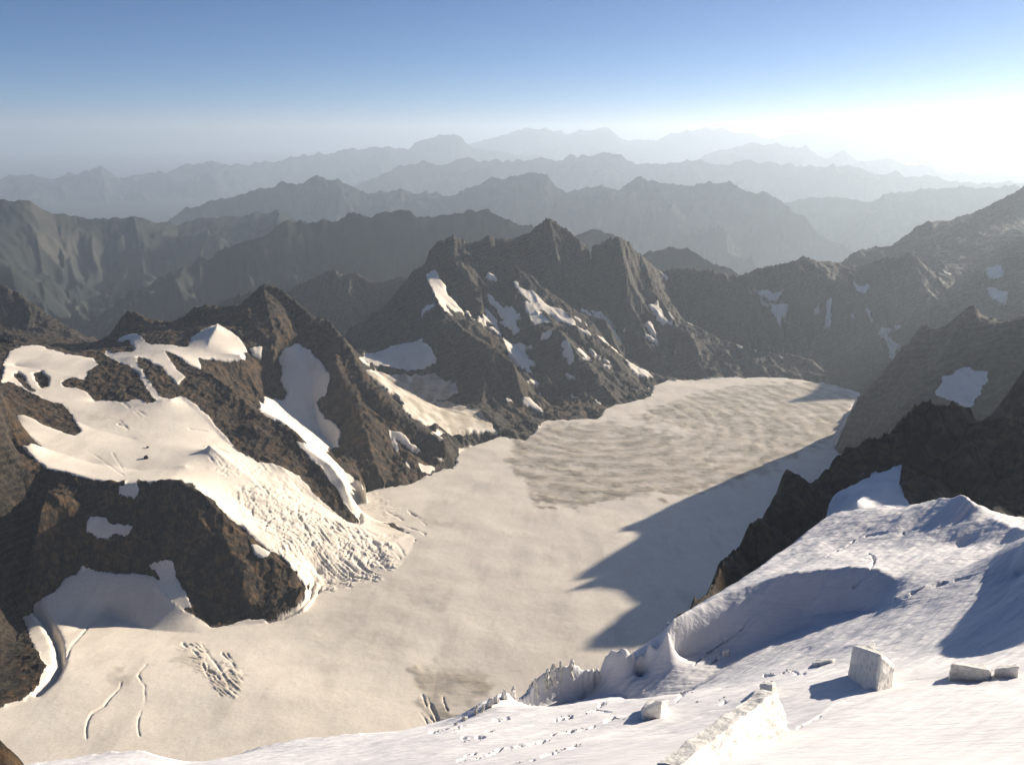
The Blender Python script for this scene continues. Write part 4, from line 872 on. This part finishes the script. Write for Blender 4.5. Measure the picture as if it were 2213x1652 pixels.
range_obj(R_, Z('U', '300,520 340,490 370,468 400,453 450,438 500,418 550,403 600,393 650,390 660,383 680,380 695,385 715,392 730,381 745,393 780,408 820,413 865,400 890,418 920,410 945,418 980,420 1010,400 1060,385 1106,378 1136,375 1181,378 1201,398 1231,408 1276,405 1306,398 1346,403 1371,383 1386,375 1406,388 1441,393 1496,403 1536,393 1581,390 1611,408 1656,413 1696,433 1740,470 1800,520 1900,560'), [16500, 17000, 16500, 15500], 4600, 1700, 'long slate-blue range with a twin-knobbed summit in the middle distance', 1, 1.1, 17)
range_obj(R_, Z('U', '1640,460 1721,430 1760,428 1791,420 1830,428 1866,433 1890,428 1916,418 1956,408 1985,405 2016,400 2060,402 2096,403 2150,407 2213,403 2300,400 2500,410'), 20000, 4800, 1700, 'grey hazy range behind the rising ridge on the right side', 1, 1, 23)
range_obj(R_, Z('U', '760,400 850,363 915,350 950,352 1000,343 1050,345 1106,348 1156,345 1206,338 1251,333 1259,327 1271,333 1296,328 1336,335 1381,350 1431,355 1491,348 1556,350 1621,348 1681,353 1751,360 1806,353 1856,363 1931,373 1976,378 2060,385 2156,388 2250,400 2400,410'), [29000, 29000], 6500, 2000, 'pale grey range whose low knobbed summit stands just above the pyramid peak', 1, 1, 29)
range_obj(R_, Z('U', '-200,395 -100,388 0,384 60,378 120,382 220,360 260,380 350,368 400,358 460,348 500,355 550,353 610,343 655,330 700,333 730,320 780,323 825,315 880,320 895,305 910,295 950,293 995,295 1010,305 1025,315 1080,330 1150,340 1250,350'), [34000, 42000, 46000], 9000, 1900, 'faint blue range with a flat-topped summit on the left horizon', 1, .9, 37)
range_obj(R_, Z('U', '1440,360 1506,343 1556,318 1606,313 1651,307 1696,315 1741,315 1771,338 1796,335 1826,328 1856,343 1916,340 1981,353 2056,373 2200,380 2400,385'), 40000, 7500, 1800, 'pale hump-backed range in front of the faintest peaks at the right', 1, .9, 41)
range_obj(R_, Z('U', '1000,310 1060,298 1106,288 1150,278 1171,273 1195,280 1221,288 1260,281 1276,278 1294,273 1321,283 1356,303 1420,300 1486,277 1556,279 1600,288 1656,293 1700,292 1756,288 1790,280 1821,270 1846,280 1900,276 1956,268 2000,274 2100,285 2250,290'), 58000, 9000, 1900, 'faintest peaks of all, two pale points on the horizon haze', 1, .8, 43)

# ground far below, reaching the horizon
def ground():
    n = 96; ra = np.concatenate([[0], np.geomspace(3000, 112000, 44)])
    th = np.linspace(-np.pi, np.pi, n)
    Rg, Tg = np.meshgrid(ra, th); X = Rg * np.sin(Tg); Y = Rg * np.cos(Tg)
    Zg = np.full(X.shape, -2300.) + 90 * fbm(X / 9000, Y / 9000, 3)
    o = grid_objects(X, Y, Zg, np.zeros(X.shape + (3,)), np.zeros(X.shape, int), {0: ('ground', MFAR)})[0]
    tag(o, 'dim valley floors far below the mountains, lost in haze', 'ground', 'structure')
ground()

# ------------------------------------------------------------------ the hazy air
def haze():
    s, z0, z1 = 115000., CAMZ - 2650., CAMZ + 640.
    v = [(x * s, y * s, z) for z in (z0, z1) for x, y in ((-1, -1), (1, -1), (1, 1), (-1, 1))]
    f = [(3, 2, 1, 0), (4, 5, 6, 7), (0, 1, 5, 4), (1, 2, 6, 5), (2, 3, 7, 6), (3, 0, 4, 7)]
    me = bpy.data.meshes.new('haze'); me.from_pydata(v, [], f)
    o = bpy.data.objects.new('haze', me); C.collection.objects.link(o)
    m = bpy.data.materials.new('hazy_air'); m.use_nodes = True; N = m.node_tree.nodes; N.remove(N['Principled BSDF'])
    pv = N.new('ShaderNodeVolumePrincipled'); pv.inputs['Color'].default_value = (.72, .85, 1, 1)
    pv.inputs['Density'].default_value = 3.3e-5; pv.inputs['Anisotropy'].default_value = .42
    m.node_tree.links.new(pv.outputs[0], N['Material Output'].inputs['Volume'])
    me.materials.append(m)
    tag(o, 'pale blue haze filling the air between the mountains', 'haze', 'stuff')
haze()
print('done', time.time() - T0)
